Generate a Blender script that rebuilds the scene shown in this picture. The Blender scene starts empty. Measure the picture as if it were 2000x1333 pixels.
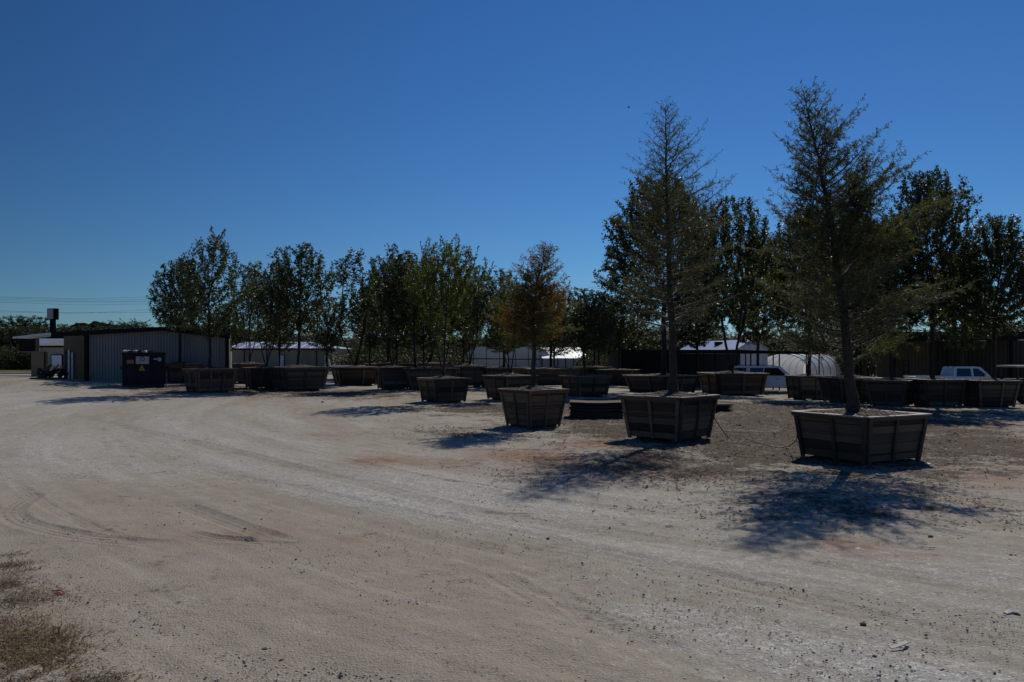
import bpy, math, random
import numpy as np
from mathutils import Vector, Matrix

# ------------------------------------------------------------------ camera, sky, sun, exposure
S = bpy.context.scene
COL = S.collection
F = 1556.0          # focal length in photo pixels (28 mm lens)
H = 2.1             # eye height
YH = 692.0          # horizon row of the photo
cam_d = bpy.data.cameras.new('camera')
cam_d.lens = 28.0
cam_d.sensor_width = 36.0
cam_d.shift_y = (YH - 666.5) / 2000.0
cam_d.clip_start = 0.05
cam_d.clip_end = 6000.0
cam = bpy.data.objects.new('camera', cam_d)
COL.objects.link(cam)
cam.location = (0, 0, H)
cam.rotation_euler = (math.radians(90), 0, 0)
S.camera = cam

SUN_AZ = math.radians(24)     # from +Y towards +X
SUN_EL = math.radians(42)
world = bpy.data.worlds.new('World')
S.world = world
world.use_nodes = True
wn = world.node_tree
wn.nodes.clear()
sky = wn.nodes.new('ShaderNodeTexSky')
sky.sky_type = 'NISHITA'
sky.sun_disc = False
sky.sun_elevation = SUN_EL
sky.sun_rotation = SUN_AZ
sky.air_density = 1.0
sky.dust_density = 0.0
sky.ozone_density = 3.5
sky.altitude = 400
hs = wn.nodes.new('ShaderNodeHueSaturation')
hs.inputs['Saturation'].default_value = 1.15
bg = wn.nodes.new('ShaderNodeBackground')
bg.inputs['Strength'].default_value = 0.093
wo = wn.nodes.new('ShaderNodeOutputWorld')
wn.links.new(sky.outputs[0], hs.inputs['Color'])
tint = wn.nodes.new('ShaderNodeMix'); tint.data_type = 'RGBA'; tint.blend_type = 'MULTIPLY'; tint.inputs[0].default_value = 1
tint.inputs[7].default_value = (.58, .91, 1.25, 1)       # deep polarised autumn sky
tc = wn.nodes.new('ShaderNodeTexCoord'); sx = wn.nodes.new('ShaderNodeSeparateXYZ'); wn.links.new(tc.outputs['Generated'], sx.inputs[0])
m0 = wn.nodes.new('ShaderNodeMath'); m0.operation = 'MULTIPLY_ADD'; m0.inputs[1].default_value = -.5; m0.inputs[2].default_value = .25
wn.links.new(sx.outputs[0], m0.inputs[0])
m1 = wn.nodes.new('ShaderNodeMath'); m1.operation = 'MULTIPLY_ADD'; m1.inputs[2].default_value = .97
wn.links.new(sx.outputs[0], m1.inputs[0]); wn.links.new(m0.outputs[0], m1.inputs[1])
ma = wn.nodes.new('ShaderNodeMath'); ma.operation = 'MAXIMUM'; ma.inputs[1].default_value = .66
wn.links.new(m1.outputs[0], ma.inputs[0])
sc_ = wn.nodes.new('ShaderNodeVectorMath'); sc_.operation = 'SCALE'
wn.links.new(hs.outputs[0], tint.inputs[6]); wn.links.new(tint.outputs[2], sc_.inputs[0]); wn.links.new(ma.outputs[0], sc_.inputs['Scale'])
wn.links.new(sc_.outputs[0], bg.inputs['Color'])
wn.links.new(bg.outputs[0], wo.inputs['Surface'])

sun_d = bpy.data.lights.new('sun', 'SUN')
sun_d.energy = 5.0
sun_d.angle = math.radians(0.53)
sun_d.color = (1.0, 0.93, 0.81)
sun = bpy.data.objects.new('sun', sun_d)
COL.objects.link(sun)
sdir = Vector((-math.sin(SUN_AZ) * math.cos(SUN_EL), -math.cos(SUN_AZ) * math.cos(SUN_EL), -math.sin(SUN_EL)))
sun.rotation_euler = sdir.to_track_quat('-Z', 'Y').to_euler()
sun.location = (20, 40, 40)

S.view_settings.view_transform = 'Standard'
S.view_settings.look = 'None'
S.view_settings.exposure = -0.9
S.view_settings.gamma = 1.0
S.view_settings.use_curve_mapping = False
S.cycles.max_bounces = 6
S.cycles.transparent_max_bounces = 8

# ------------------------------------------------------------------ helpers
def smooth(a, b, x):
    t = np.clip((np.asarray(x, float) - a) / (b - a), 0, 1)
    return t * t * (3 - 2 * t)

def g(x, y):
    """height of the yard"""
    z = 0.35 * smooth(-8, -26, x) * smooth(28, 48, y) * (1 - smooth(62, 95, y))
    z = z - 0.6 * smooth(2, 18, x) * smooth(28, 52, y)
    z = z + 0.30 * np.exp(-(((x + 27.0) / 3.6) ** 2 + ((y - 44.5) / 2.2) ** 2))
    return z

def at(px, py):
    """photo pixel of a point on the ground -> place on the ground"""
    d = 3268 / max(py - YH, 1)
    for _ in range(12):
        X = (px - 1000) / F * d
        d = (H - float(g(X, d))) * F / (py - YH)
    return (px - 1000) / F * d, d

def xd(px, d):
    return (px - 1000) / F * d

def zd(py, d):
    return H - (py - YH) / F * d

def mesh(name, V, Fc, mat=None, smooth_=False):
    me = bpy.data.meshes.new(name)
    me.from_pydata([tuple(v) for v in V], [], [tuple(f) for f in Fc])
    if mat: me.materials.append(mat)
    if smooth_:
        me.polygons.foreach_set('use_smooth', [True] * len(me.polygons))
    me.update()
    return me

def npmesh(name, V, n_per, idx, mat, tone=None, smooth_=False):
    """V (N,3); idx flat loop indices; all faces have n_per corners"""
    me = bpy.data.meshes.new(name)
    V = np.asarray(V, np.float32)
    idx = np.asarray(idx, np.int32).ravel()
    nf = len(idx) // n_per
    me.vertices.add(len(V)); me.vertices.foreach_set('co', V.ravel())
    me.loops.add(len(idx)); me.loops.foreach_set('vertex_index', idx)
    me.polygons.add(nf)
    me.polygons.foreach_set('loop_start', np.arange(nf, dtype=np.int32) * n_per)
    me.polygons.foreach_set('loop_total', np.full(nf, n_per, np.int32))
    if smooth_:
        me.polygons.foreach_set('use_smooth', np.ones(nf, bool))
    me.update(calc_edges=True)
    if tone is not None:
        for nm, arr in tone.items():
            arr = np.asarray(arr, np.float32)
            if arr.ndim == 1:
                a = me.attributes.new(nm, 'FLOAT', 'POINT'); a.data.foreach_set('value', arr)
            else:
                a = me.attributes.new(nm, 'FLOAT_VECTOR', 'POINT'); a.data.foreach_set('vector', arr.ravel())
    me.materials.append(mat)
    return me

def link(name, data, parent=None, loc=None, rot=None):
    o = bpy.data.objects.new(name, data)
    COL.objects.link(o)
    if parent is not None: o.parent = parent
    if loc is not None: o.location = loc
    if rot is not None: o.rotation_euler = rot
    return o

def tag(o, label=None, cat=None, group=None, kind=None):
    if label: o['label'] = label
    if cat: o['category'] = cat
    if group: o['group'] = group
    if kind: o['kind'] = kind
    return o

def thing(name, label, cat, loc=(0, 0, 0), rotz=0.0, group=None, scale=None):
    o = link(name, None, None, loc, (0, 0, rotz))
    if scale is not None: o.scale = scale
    return tag(o, label, cat, group)

def copy_tree(src, **kw):
    c = src.copy(); COL.objects.link(c)
    for ch in src.children:
        d = ch.copy(); COL.objects.link(d); d.parent = c
        for s in ch.children:
            e = s.copy(); COL.objects.link(e); e.parent = d
    return c

class MB:
    def __init__(s): s.V = []; s.F = []
    def add(s, V, Fc):
        b = len(s.V); s.V += [tuple(v) for v in V]; s.F += [tuple(b + i for i in f) for f in Fc]; return s
    def hexa(s, P):       # 8 points: bottom ring 0-3, top ring 4-7
        return s.add(P, [(3, 2, 1, 0), (4, 5, 6, 7), (0, 1, 5, 4), (1, 2, 6, 5), (2, 3, 7, 6), (3, 0, 4, 7)])
    def box(s, x0, x1, y0, y1, z0, z1):
        return s.hexa([(x0, y0, z0), (x1, y0, z0), (x1, y1, z0), (x0, y1, z0), (x0, y0, z1), (x1, y0, z1), (x1, y1, z1), (x0, y1, z1)])
    def tube(s, pts, r, n=6, caps=True):
        pts = [Vector(p) for p in pts]
        rs = r if isinstance(r, (list, tuple)) else [r] * len(pts)
        V = []
        for i, p in enumerate(pts):
            t = (pts[min(i + 1, len(pts) - 1)] - pts[max(i - 1, 0)]).normalized()
            a = t.cross(Vector((0, 0, 1)))
            if a.length < 0.1: a = t.cross(Vector((1, 0, 0)))
            a.normalize(); b = t.cross(a)
            for k in range(n):
                w = 2 * math.pi * k / n
                V.append(p + (a * math.cos(w) + b * math.sin(w)) * rs[i])
        Fc = []
        for i in range(len(pts) - 1):
            for k in range(n):
                Fc.append((i * n + k, i * n + (k + 1) % n, (i + 1) * n + (k + 1) % n, (i + 1) * n + k))
        if caps:
            Fc.append(tuple(range(n - 1, -1, -1)))
            Fc.append(tuple((len(pts) - 1) * n + k for k in range(n)))
        return s.add(V, Fc)
    def extrude_y(s, poly, y0, y1, taper=None):   # poly of (x,z)
        n = len(poly)
        w = taper if taper else (lambda x, z: 1.0)
        V = [(x, y0 * w(x, z), z) for x, z in poly] + [(x, y1 * w(x, z), z) for x, z in poly]
        Fc = [tuple(range(n)), tuple(range(2 * n - 1, n - 1, -1))]
        for i in range(n):
            j = (i + 1) % n
            Fc.append((i, i + n, j + n, j))
        return s.add(V, Fc)
    def build(s, name, mat, parent=None, smooth_=False, loc=None):
        return link(name, mesh(name, s.V, s.F, mat, smooth_), parent, loc)

# ------------------------------------------------------------------ materials
class NT:
    def __init__(s, name):
        s.m = bpy.data.materials.new(name); s.m.use_nodes = True
        s.t = s.m.node_tree; s.t.nodes.clear()
        s.out = s.n('ShaderNodeOutputMaterial')
    def n(s, k, **kw):
        x = s.t.nodes.new(k)
        for a, b in kw.items(): setattr(x, a, b)
        return x
    def l(s, a, b): s.t.links.new(a, b)
    def put(s, sock, v):
        if hasattr(v, 'is_linked') or hasattr(v, 'links'): s.l(v, sock)
        else: sock.default_value = v
    def noise(s, scale, vec=None, detail=4, rough=.55, dim='3D'):
        x = s.n('ShaderNodeTexNoise'); x.inputs['Scale'].default_value = scale
        x.inputs['Detail'].default_value = detail; x.inputs['Roughness'].default_value = rough
        if vec is not None: s.l(vec, x.inputs['Vector'])
        return x.outputs['Fac']
    def coord(s, kind='Object'): return s.n('ShaderNodeTexCoord').outputs[kind]
    def mapping(s, vec, scale=(1, 1, 1), loc=(0, 0, 0)):
        x = s.n('ShaderNodeMapping'); x.inputs['Scale'].default_value = scale; x.inputs['Location'].default_value = loc
        s.l(vec, x.inputs['Vector']); return x.outputs[0]
    def ramp(s, f, a, b, c0=0.0, c1=1.0):
        x = s.n('ShaderNodeMapRange'); s.l(f, x.inputs['Value'])
        x.inputs['From Min'].default_value = a; x.inputs['From Max'].default_value = b
        x.inputs['To Min'].default_value = c0; x.inputs['To Max'].default_value = c1
        return x.outputs[0]
    def mix(s, f, a, b, blend='MIX'):
        x = s.n('ShaderNodeMix', data_type='RGBA', blend_type=blend)
        s.put(x.inputs[0], f)
        for k, v in ((6, a), (7, b)):
            if isinstance(v, tuple): x.inputs[k].default_value = (*v[:3], 1)
            else: s.l(v, x.inputs[k])
        return x.outputs[2]
    def math(s, op, a, b=0.0, c=None):
        x = s.n('ShaderNodeMath', operation=op)
        s.put(x.inputs[0], a); s.put(x.inputs[1], b)
        if c is not None: s.put(x.inputs[2], c)
        return x.outputs[0]
    def attr(s, name, out='Fac'):
        x = s.n('ShaderNodeAttribute', attribute_name=name); return x.outputs[out]
    def rnd(s): return s.n('ShaderNodeObjectInfo').outputs['Random']
    def bump(s, h, strength=.3, dist=.02):
        x = s.n('ShaderNodeBump'); x.inputs['Strength'].default_value = strength; x.inputs['Distance'].default_value = dist
        s.l(h, x.inputs['Height']); return x.outputs[0]
    def bsdf(s, col, rough=.8, metal=0.0, normal=None, spec=None, **kw):
        x = s.n('ShaderNodeBsdfPrincipled')
        if isinstance(col, tuple): x.inputs['Base Color'].default_value = (*col[:3], 1)
        else: s.l(col, x.inputs['Base Color'])
        s.put(x.inputs['Roughness'], rough); s.put(x.inputs['Metallic'], metal)
        if spec is not None: x.inputs['Specular IOR Level'].default_value = spec
        if normal is not None: s.l(normal, x.inputs['Normal'])
        return x
    def done(s, sh):
        s.l(sh, s.out.inputs['Surface']); return s.m

def plain(name, col, rough=.7, metal=0.0, var=.25, scale=3.0, spec=.4, bump=0.0):
    t = NT(name)
    f = t.noise(scale, t.coord(), 6, .65)
    k = t.ramp(f, .3, .7, 1 - var, 1 + var * .5)
    r = t.math('MULTIPLY_ADD', t.rnd(), .2, .9)
    v = t.math('MULTIPLY', k, r)
    c = t.n('ShaderNodeVectorMath', operation='SCALE'); c.inputs[0].default_value = col; t.l(v, c.inputs['Scale'])
    nrm = t.bump(t.noise(scale * 8, t.coord(), 5), bump, .02) if bump else None
    return t.done(t.bsdf(c.outputs[0], rough, metal, nrm, spec).outputs[0])

def wood(name, base, light, rough=.85):
    t = NT(name)
    co = t.coord()
    r = t.rnd()
    off = t.n('ShaderNodeCombineXYZ'); t.l(t.math('MULTIPLY', r, 37.0), off.inputs[0]); t.l(t.math('MULTIPLY', r, 91.0), off.inputs[2])
    v = t.n('ShaderNodeVectorMath', operation='ADD'); t.l(co, v.inputs[0]); t.l(off.outputs[0], v.inputs[1])
    grain = t.noise(6, t.mapping(v.outputs[0], (1.2, 1.2, 26)), 7, .7)
    blot = t.noise(2.4, v.outputs[0], 5, .6)
    c = t.mix(t.ramp(grain, .35, .7), base, light)
    c = t.mix(t.ramp(blot, .45, .75, 0, .7), c, (.10, .062, .04))
    c = t.mix(t.ramp(t.noise(9, v.outputs[0], 3), .62, .74, 0, .55), c, (.035, .028, .024))
    k = t.math('MULTIPLY_ADD', r, 1.1, .42)
    s = t.n('ShaderNodeVectorMath', operation='SCALE'); t.l(c, s.inputs[0]); t.l(k, s.inputs['Scale'])
    return t.done(t.bsdf(s.outputs[0], rough, 0, t.bump(grain, .5, .01), .3).outputs[0])

def leafmat(name, c0, c1, trans=.3, rough=.5, rust=None):
    t = NT(name)
    f = t.attr('tone')
    c = t.mix(f, c0, c1)
    c = t.mix(t.ramp(t.noise(1.1, t.coord(), 3), .4, .65, 0, .6), c, tuple(a * .6 for a in c0))
    if rust:
        c = t.mix(t.ramp(t.noise(.9, t.coord(), 4, .7), .44, .62), c, rust)
    p = t.bsdf(c, rough, 0, None, .35)
    tr = t.n('ShaderNodeBsdfTranslucent'); 
    cc = t.mix(1.0, c, (1.5, 1.5, .6), 'MULTIPLY'); t.l(cc, tr.inputs['Color'])
    m = t.n('ShaderNodeMixShader'); m.inputs[0].default_value = trans
    t.l(p.outputs[0], m.inputs[1]); t.l(tr.outputs[0], m.inputs[2])
    return t.done(m.outputs[0])

M = {}
M['wood'] = wood('weathered_wood', (.078, .057, .040), (.172, .130, .093))
M['wood_sunlit'] = wood('sunlit_rim_wood', (.22, .19, .16), (.36, .32, .28), .55)  # pale tone paints the sunlit line along the box rims
M['wood_red'] = wood('reddish_wood', (.115, .058, .036), (.19, .105, .07))
M['wood_dark'] = wood('dark_wood', (.04, .033, .028), (.085, .07, .058))  # darker brown board tone
M['soil'] = plain('soil', (.045, .032, .024), .95, var=.6, scale=14, bump=.8)
M['chip'] = None
def chipmat():
    t = NT('wood_chips'); f = t.attr('tone')
    c = t.mix(f, (.028, .020, .015), (.42, .36, .29))
    return t.done(t.bsdf(c, .8, 0, None, .3).outputs[0])
M['chip'] = chipmat()
M['steel_dark'] = plain('dark_steel', (.03, .028, .027), .5, .6)
M['bark'] = plain('bark', (.038, .031, .026), .9, var=.5, scale=10, bump=.6)
M['bark_pale'] = plain('grey_bark', (.058, .047, .038), .9, var=.5, scale=9, bump=.6)
M['twig'] = plain('pale_twig', (.11, .095, .08), .8)
M['leaf'] = leafmat('oak_leaves', (.040, .052, .024), (.10, .122, .052), .38, .45)
M['leaf_light'] = leafmat('elm_leaves', (.062, .080, .022), (.14, .165, .045), .45, .5)
M['leaf_far'] = leafmat('far_leaves', (.026, .034, .015), (.075, .086, .034), .25, .6)
M['leaf_cyp'] = leafmat('cypress_needles', (.055, .066, .026), (.125, .13, .055), .45, .6)
M['leaf_rust'] = leafmat('rusty_cypress_needles', (.06, .066, .02), (.145, .135, .038), .5, .6, (.20, .085, .022))
M['white_paint'] = plain('white_vehicle_paint', (.72, .74, .78), .25, var=.06, spec=.6)
M['glass'] = plain('dark_vehicle_glass', (.012, .016, .02), .05, var=.1, spec=.8)
M['tyre'] = plain('tyre_rubber', (.018, .018, .018), .8)
M['rim'] = plain('wheel_rim', (.35, .35, .36), .35, .8)
M['black'] = plain('black_plastic', (.016, .016, .018), .55)
M['navy'] = plain('navy_dumpster_paint', (.006, .008, .017), .5, var=.5, scale=2, spec=.2)
M['rust'] = plain('rust', (.16, .06, .03), .9, .1, .5, 6)
M['trim'] = plain('dark_trim', (.014, .0125, .012), .75, spec=.12)
M['tan_shaded'] = plain('shaded_tan_siding', (.055, .046, .034), .85, var=.2, scale=.8)  # siding darkened, the deep shade under the shed roof put into its colour
M['cream'] = plain('cream_siding', (.32, .28, .21), .6, var=.12, scale=.8)
M['greymetal'] = plain('grey_siding', (.21, .20, .185), .6, var=.12, scale=.7)
M['white'] = plain('white_door_paint', (.62, .64, .70), .5, var=.1)
M['tan'] = plain('tan_siding', (.17, .14, .085), .75, var=.15, scale=.8)
M['roofmetal'] = plain('galvanised_roof', (.55, .58, .62), .38, .75, .18, 1.5)
M['roofgrey'] = plain('grey_roof', (.42, .46, .54), .45, .55, .18, 1.5)
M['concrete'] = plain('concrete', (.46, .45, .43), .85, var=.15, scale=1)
M['asphalt'] = plain('asphalt', (.06, .06, .062), .9)
M['shade'] = plain('black_shade_cloth', (.012, .012, .013), .9)
M['orange'] = plain('orange_machine_paint', (.32, .10, .015), .5, var=.4)
M['yellow'] = plain('yellow_sticker', (.42, .31, .04), .6, var=.1)
M['sticker'] = plain('white_sticker', (.36, .365, .36), .5, var=.2, scale=6)
M['sticker_orange'] = plain('orange_sticker', (.3, .11, .06), .6, var=.4, scale=20)
M['red_paint'] = plain('faded_red_paint', (.34, .15, .10), .9, var=.5, scale=20)
M['hose'] = plain('black_hose', (.015, .015, .016), .45)
M['hose_pale'] = plain('pale_hose', (.30, .28, .25), .6)
M['stone'] = plain('stone', (.17, .15, .135), .9, var=.4, scale=12, bump=.6)
M['red_plastic'] = plain('red_plastic', (.5, .06, .04), .4)
M['teal_plastic'] = plain('teal_plastic', (.05, .35, .32), .4)
M['palelitter'] = plain('pale_litter', (.62, .60, .55), .7)
M['straw'] = plain('straw', (.34, .26, .15), .8)
M['wire'] = plain('power_cable', (.03, .035, .045), .6)

M['film_white'] = plain('glossy_white_film', (.80, .81, .82), .42, .35, .06, 1.0, .8)
def polymat():
    t = NT('greenhouse_film')
    c = t.mix(t.ramp(t.noise(1.3, t.coord(), 5), .35, .7), (.78, .80, .82), (.60, .63, .66))
    p = t.bsdf(c, .32, 0, t.bump(t.noise(3, t.coord(), 3), .25, .05), .8)
    tr = t.n('ShaderNodeBsdfTranslucent'); tr.inputs['Color'].default_value = (.85, .87, .9, 1)
    m = t.n('ShaderNodeMixShader'); m.inputs[0].default_value = .45
    t.l(p.outputs[0], m.inputs[1]); t.l(tr.outputs[0], m.inputs[2])
    return t.done(m.outputs[0])
M['poly'] = polymat()

def groundmat():
    t = NT('yard_dirt_and_gravel')
    co = t.coord('Object')
    mask = t.n('ShaderNodeAttribute', attribute_name='mask').outputs['Vector']
    sp = t.n('ShaderNodeSeparateXYZ'); t.l(mask, sp.inputs[0])
    clay, grav, mulch = sp.outputs[0], sp.outputs[1], sp.outputs[2]
    m2 = t.n('ShaderNodeAttribute', attribute_name='mask_more').outputs['Vector']
    sq = t.n('ShaderNodeSeparateXYZ'); t.l(m2, sq.inputs[0])
    grass, track = sq.outputs[0], sq.outputs[1]
    big = t.noise(.35, co, 6, .6)
    med = t.noise(2.2, co, 6, .65)
    fine = t.noise(38, co, 5, .7)
    peb = t.n('ShaderNodeTexVoronoi'); peb.inputs['Scale'].default_value = 55; t.l(co, peb.inputs['Vector'])
    peb2 = t.n('ShaderNodeTexVoronoi'); peb2.inputs['Scale'].default_value = 24; t.l(co, peb2.inputs['Vector'])
    pc = t.n('ShaderNodeSeparateColor'); t.l(peb.outputs['Color'], pc.inputs[0])
    pc2 = t.n('ShaderNodeSeparateColor'); t.l(peb2.outputs['Color'], pc2.inputs[0])
    dirt = t.mix(t.ramp(med, .3, .7), (.325, .29, .232), (.45, .405, .328))
    dirt = t.mix(t.ramp(fine, .35, .72), dirt, (.34, .28, .21))
    gr = t.mix(t.ramp(pc.outputs[0], 0, 1), (.345, .34, .312), (.565, .56, .525))
    gr = t.mix(t.ramp(pc2.outputs[0], .78, .95), gr, (.72, .70, .64))
    gf = t.math('ADD', grav, t.ramp(t.noise(5.5, co, 5, .75), .3, .7, -.3, .3))
    c = t.mix(t.ramp(gf, .15, .95, 0, .9), dirt, gr)
    # speckles: dark grit
    c = t.mix(t.ramp(t.noise(60, co, 3, .6), .62, .70, 0, .8), c, (.10, .09, .08))
    c = t.mix(t.ramp(t.noise(46, t.mapping(co, loc=(7, 3, 1)), 3, .6), .68, .76, 0, .7), c, (.70, .67, .62))
    sk = t.attr('streak')
    c = t.mix(t.ramp(sk, .48, .66, 0, .22), c, t.mix(.5, (.27, .24, .20), (.36, .32, .27)))
    c = t.mix(t.ramp(sk, .44, .32, 0, .16), c, (.60, .58, .53))
    v1 = t.n('ShaderNodeTexVoronoi'); v1.inputs['Scale'].default_value = 21; t.l(co, v1.inputs['Vector'])
    vc = t.n('ShaderNodeSeparateColor'); t.l(v1.outputs['Color'], vc.inputs[0])
    spot = t.math('MULTIPLY', t.ramp(v1.outputs['Distance'], .34, .24), t.ramp(vc.outputs[0], .80, .82))
    spot = t.math('MULTIPLY', spot, t.ramp(t.noise(1.3, co, 4, .7), .38, .6, .1, 1))
    c = t.mix(t.math('MULTIPLY', spot, .8), c, (.11, .095, .08))
    v2 = t.n('ShaderNodeTexVoronoi'); v2.inputs['Scale'].default_value = 34; t.l(co, v2.inputs['Vector'])
    vd = t.n('ShaderNodeSeparateColor'); t.l(v2.outputs['Color'], vd.inputs[0])
    c = t.mix(t.math('MULTIPLY', t.math('MULTIPLY', t.ramp(v2.outputs['Distance'], .4, .3), t.ramp(vd.outputs[1], .78, .80)), t.ramp(gf, .2, .7, .15, .8)), c, (.80, .78, .73))
    # clay
    cf = t.math('MULTIPLY', clay, t.ramp(t.noise(3.5, co, 6, .7), .25, .6))
    c = t.mix(cf, c, (.26, .125, .07))
    # mulch and dark debris, with tree shade painted into the tone
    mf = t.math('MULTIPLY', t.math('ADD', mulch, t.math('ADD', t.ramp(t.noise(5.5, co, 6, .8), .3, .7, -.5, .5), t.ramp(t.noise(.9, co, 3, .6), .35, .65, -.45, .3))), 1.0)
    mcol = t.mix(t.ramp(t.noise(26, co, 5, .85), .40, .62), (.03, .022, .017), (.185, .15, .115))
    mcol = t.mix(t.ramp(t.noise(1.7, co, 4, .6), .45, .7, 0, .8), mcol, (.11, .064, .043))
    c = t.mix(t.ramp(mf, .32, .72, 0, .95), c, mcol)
    # grass field
    gcol = t.mix(t.ramp(t.noise(.4, co, 6), .35, .65), (.10, .105, .035), (.20, .165, .06))
    c = t.mix(grass, c, gcol)
    # tyre track tone
    c0_ = c
    tk = t.n('ShaderNodeAttribute', attribute_name='tread').outputs['Vector']
    st_ = t.n('ShaderNodeSeparateXYZ'); t.l(tk, st_.inputs[0])
    rib = t.math('MULTIPLY_ADD', t.math('COSINE', t.math('MULTIPLY', t.math('MULTIPLY', st_.outputs[0], st_.outputs[2]), math.pi)), .5, .5)
    rib = t.math('POWER', rib, 1.6)
    tread = t.math('MULTIPLY', t.math('MULTIPLY', rib, st_.outputs[1]), t.ramp(t.noise(9, co, 5, .7), .3, .6, .45, 1.2))
    c = t.mix(t.math('MULTIPLY', tread, .5), c0_, (.17, .14, .105))
    h = t.math('ADD', t.math('MULTIPLY', fine, .6), t.math('MULTIPLY', peb.outputs['Distance'], .8))
    h = t.math('ADD', h, t.math('MULTIPLY', t.noise(11, co, 6, .75), .7))
    h = t.math('SUBTRACT', h, t.math('MULTIPLY', tread, .8))
    return t.done(t.bsdf(c, .92, 0, t.bump(h, .5, .02), .12).outputs[0])
M['ground'] = groundmat()

# ------------------------------------------------------------------ numpy value noise
_rs = np.random.RandomState(11)
_T = _rs.rand(256, 256)
def vnoise(x, y):
    xi = np.floor(x).astype(int); yi = np.floor(y).astype(int)
    fx = x - xi; fy = y - yi
    fx = fx * fx * (3 - 2 * fx); fy = fy * fy * (3 - 2 * fy)
    a = _T[xi & 255, yi & 255]; b = _T[(xi + 1) & 255, yi & 255]
    c = _T[xi & 255, (yi + 1) & 255]; d = _T[(xi + 1) & 255, (yi + 1) & 255]
    return (a * (1 - fx) + b * fx) * (1 - fy) + (c * (1 - fx) + d * fx) * fy
def fbm(x, y, o=4):
    s = 0; a = .5
    for i in range(o):
        s = s + a * vnoise(x * 2 ** i + 17 * i, y * 2 ** i + 5 * i); a *= .5
    return s / (1 - .5 ** o)

# ------------------------------------------------------------------ ground
def pix(px, py):
    x, d = at(px, py); return np.array([x, d])

TR = []   # tyre tracks: world polylines with half width
def track(pts, w=.16, depth=.012, ribs=4, tone=.6):
    P = np.array([pix(*p) for p in pts])
    # resample smoothly (Catmull-Rom)
    out = []
    Q = np.vstack([2 * P[0] - P[1], P, 2 * P[-1] - P[-2]])
    for i in range(1, len(Q) - 2):
        for t in np.linspace(0, 1, 14, endpoint=False):
            a, b, c, d = Q[i - 1], Q[i], Q[i + 1], Q[i + 2]
            out.append(.5 * ((2 * b) + (c - a) * t + (2 * a - 5 * b + 4 * c - d) * t * t + (3 * b - a - 3 * c + d) * t ** 3))
    out.append(P[-1])
    TR.append((np.array(out), w, depth * .7, ribs, tone * .7))

track([(2000, 1165), (1600, 1100), (1250, 1050), (950, 1005), (700, 945), (450, 880), (250, 835), (100, 800)], .22, .010, 0, .55)
track([(2000, 1085), (1600, 1050), (1250, 1000), (950, 960), (700, 905), (520, 860), (380, 820)], .2, .008, 0, .35)
track([(2000, 1290), (1650, 1190), (1350, 1120), (1100, 1065), (800, 1005), (500, 940), (300, 900)], .2, .010, 3, .35)
track([(640, 785), (560, 790), (495, 808), (468, 828), (490, 850), (560, 870), (660, 890)], .17, -.012, 4, .1)
track([(690, 790), (610, 797), (548, 812), (530, 830), (560, 848), (640, 865)], .17, -.012, 4, .1)
track([(0, 985), (60, 970), (20, 1000), (60, 1030), (150, 1048), (260, 1060), (330, 1066)], .17, .022, 4, .7)
track([(20, 940), (110, 1000), (200, 1040), (300, 1062)], .10, .010, 3, .3)
track([(360, 1040), (420, 1052), (500, 1060), (590, 1066)], .12, .03, 4, .9)
track([(350, 985), (430, 1015), (500, 1040), (560, 1060)], .16, .02, 4, .5)
track([(935, 1000), (980, 1004), (1045, 1006)], .07, .02, 3, .8)
track([(965, 1120), (1010, 1145), (1055, 1172)], .15, .018, 4, .6)
track([(1075, 1150), (1130, 1190), (1170, 1220)], .14, .01, 4, .35)
track([(850, 937), (960, 950), (1045, 967)], .035, .03, 0, .9)
track([(0, 775), (200, 777), (420, 776)], .2, .008, 0, .4)
track([(0, 797), (250, 795), (500, 790)], .2, .008, 0, .3)
track([(1400, 1333), (1250, 1240), (1120, 1180), (1000, 1120), (850, 1060)], .16, .008, 3, .3)

CLAY = [((740, 900), (70, 9), 1), ((880, 902), (60, 8), .5), ((1040, 893), (110, 14), 1), ((1200, 915), (180, 16), .7), ((1380, 925), (110, 12), .5),
        ((1645, 1066), (75, 14), .9), ((1150, 868), (70, 7), .8), ((1700, 945), (90, 10), .5), ((1480, 880), (60, 10), .4), ((1760, 1090), (90, 10), .4), ((1180, 865), (60, 8), .6), ((1900, 830), (110, 12), .55),
        ((1960, 860), (60, 16), .5), ((620, 850), (50, 5), .5), ((300, 770), (70, 6), .5), ((700, 765), (120, 6), .3), ((1930, 935), (70, 10), .5),
        ((130, 747), (40, 3), .6), ((100, 1200), (70, 26), .25), ((500, 1045), (60, 12), .35), ((700, 1055), (50, 10), .4), ((380, 1050), (150, 22), .25),
        ((850, 1200), (220, 40), .12), ((480, 775), (200, 8), .25), ((900, 765), (60, 6), .35), ((1500, 765), (60, 4), .8)]
GRAV = [((330, 920), (280, 26), .35), ((620, 960), (320, 40), .42), ((850, 1000), (250, 40), .3), ((1150, 1120), (300, 40), .25), ((1500, 1260), (330, 60), .5),
        ((1250, 1200), (160, 30), .45), ((430, 1000), (80, 10), .2), ((100, 780), (300, 25), .38), ((200, 860), (350, 40), .25), ((1750, 1330), (300, 40), .4),
        ((1800, 980), (250, 40), .1), ((1000, 870), (260, 30), .1), ((190, 1160), (150, 20), .3), ((330, 1190), (110, 25), .3), ((1950, 880), (90, 22), .25)]
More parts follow.
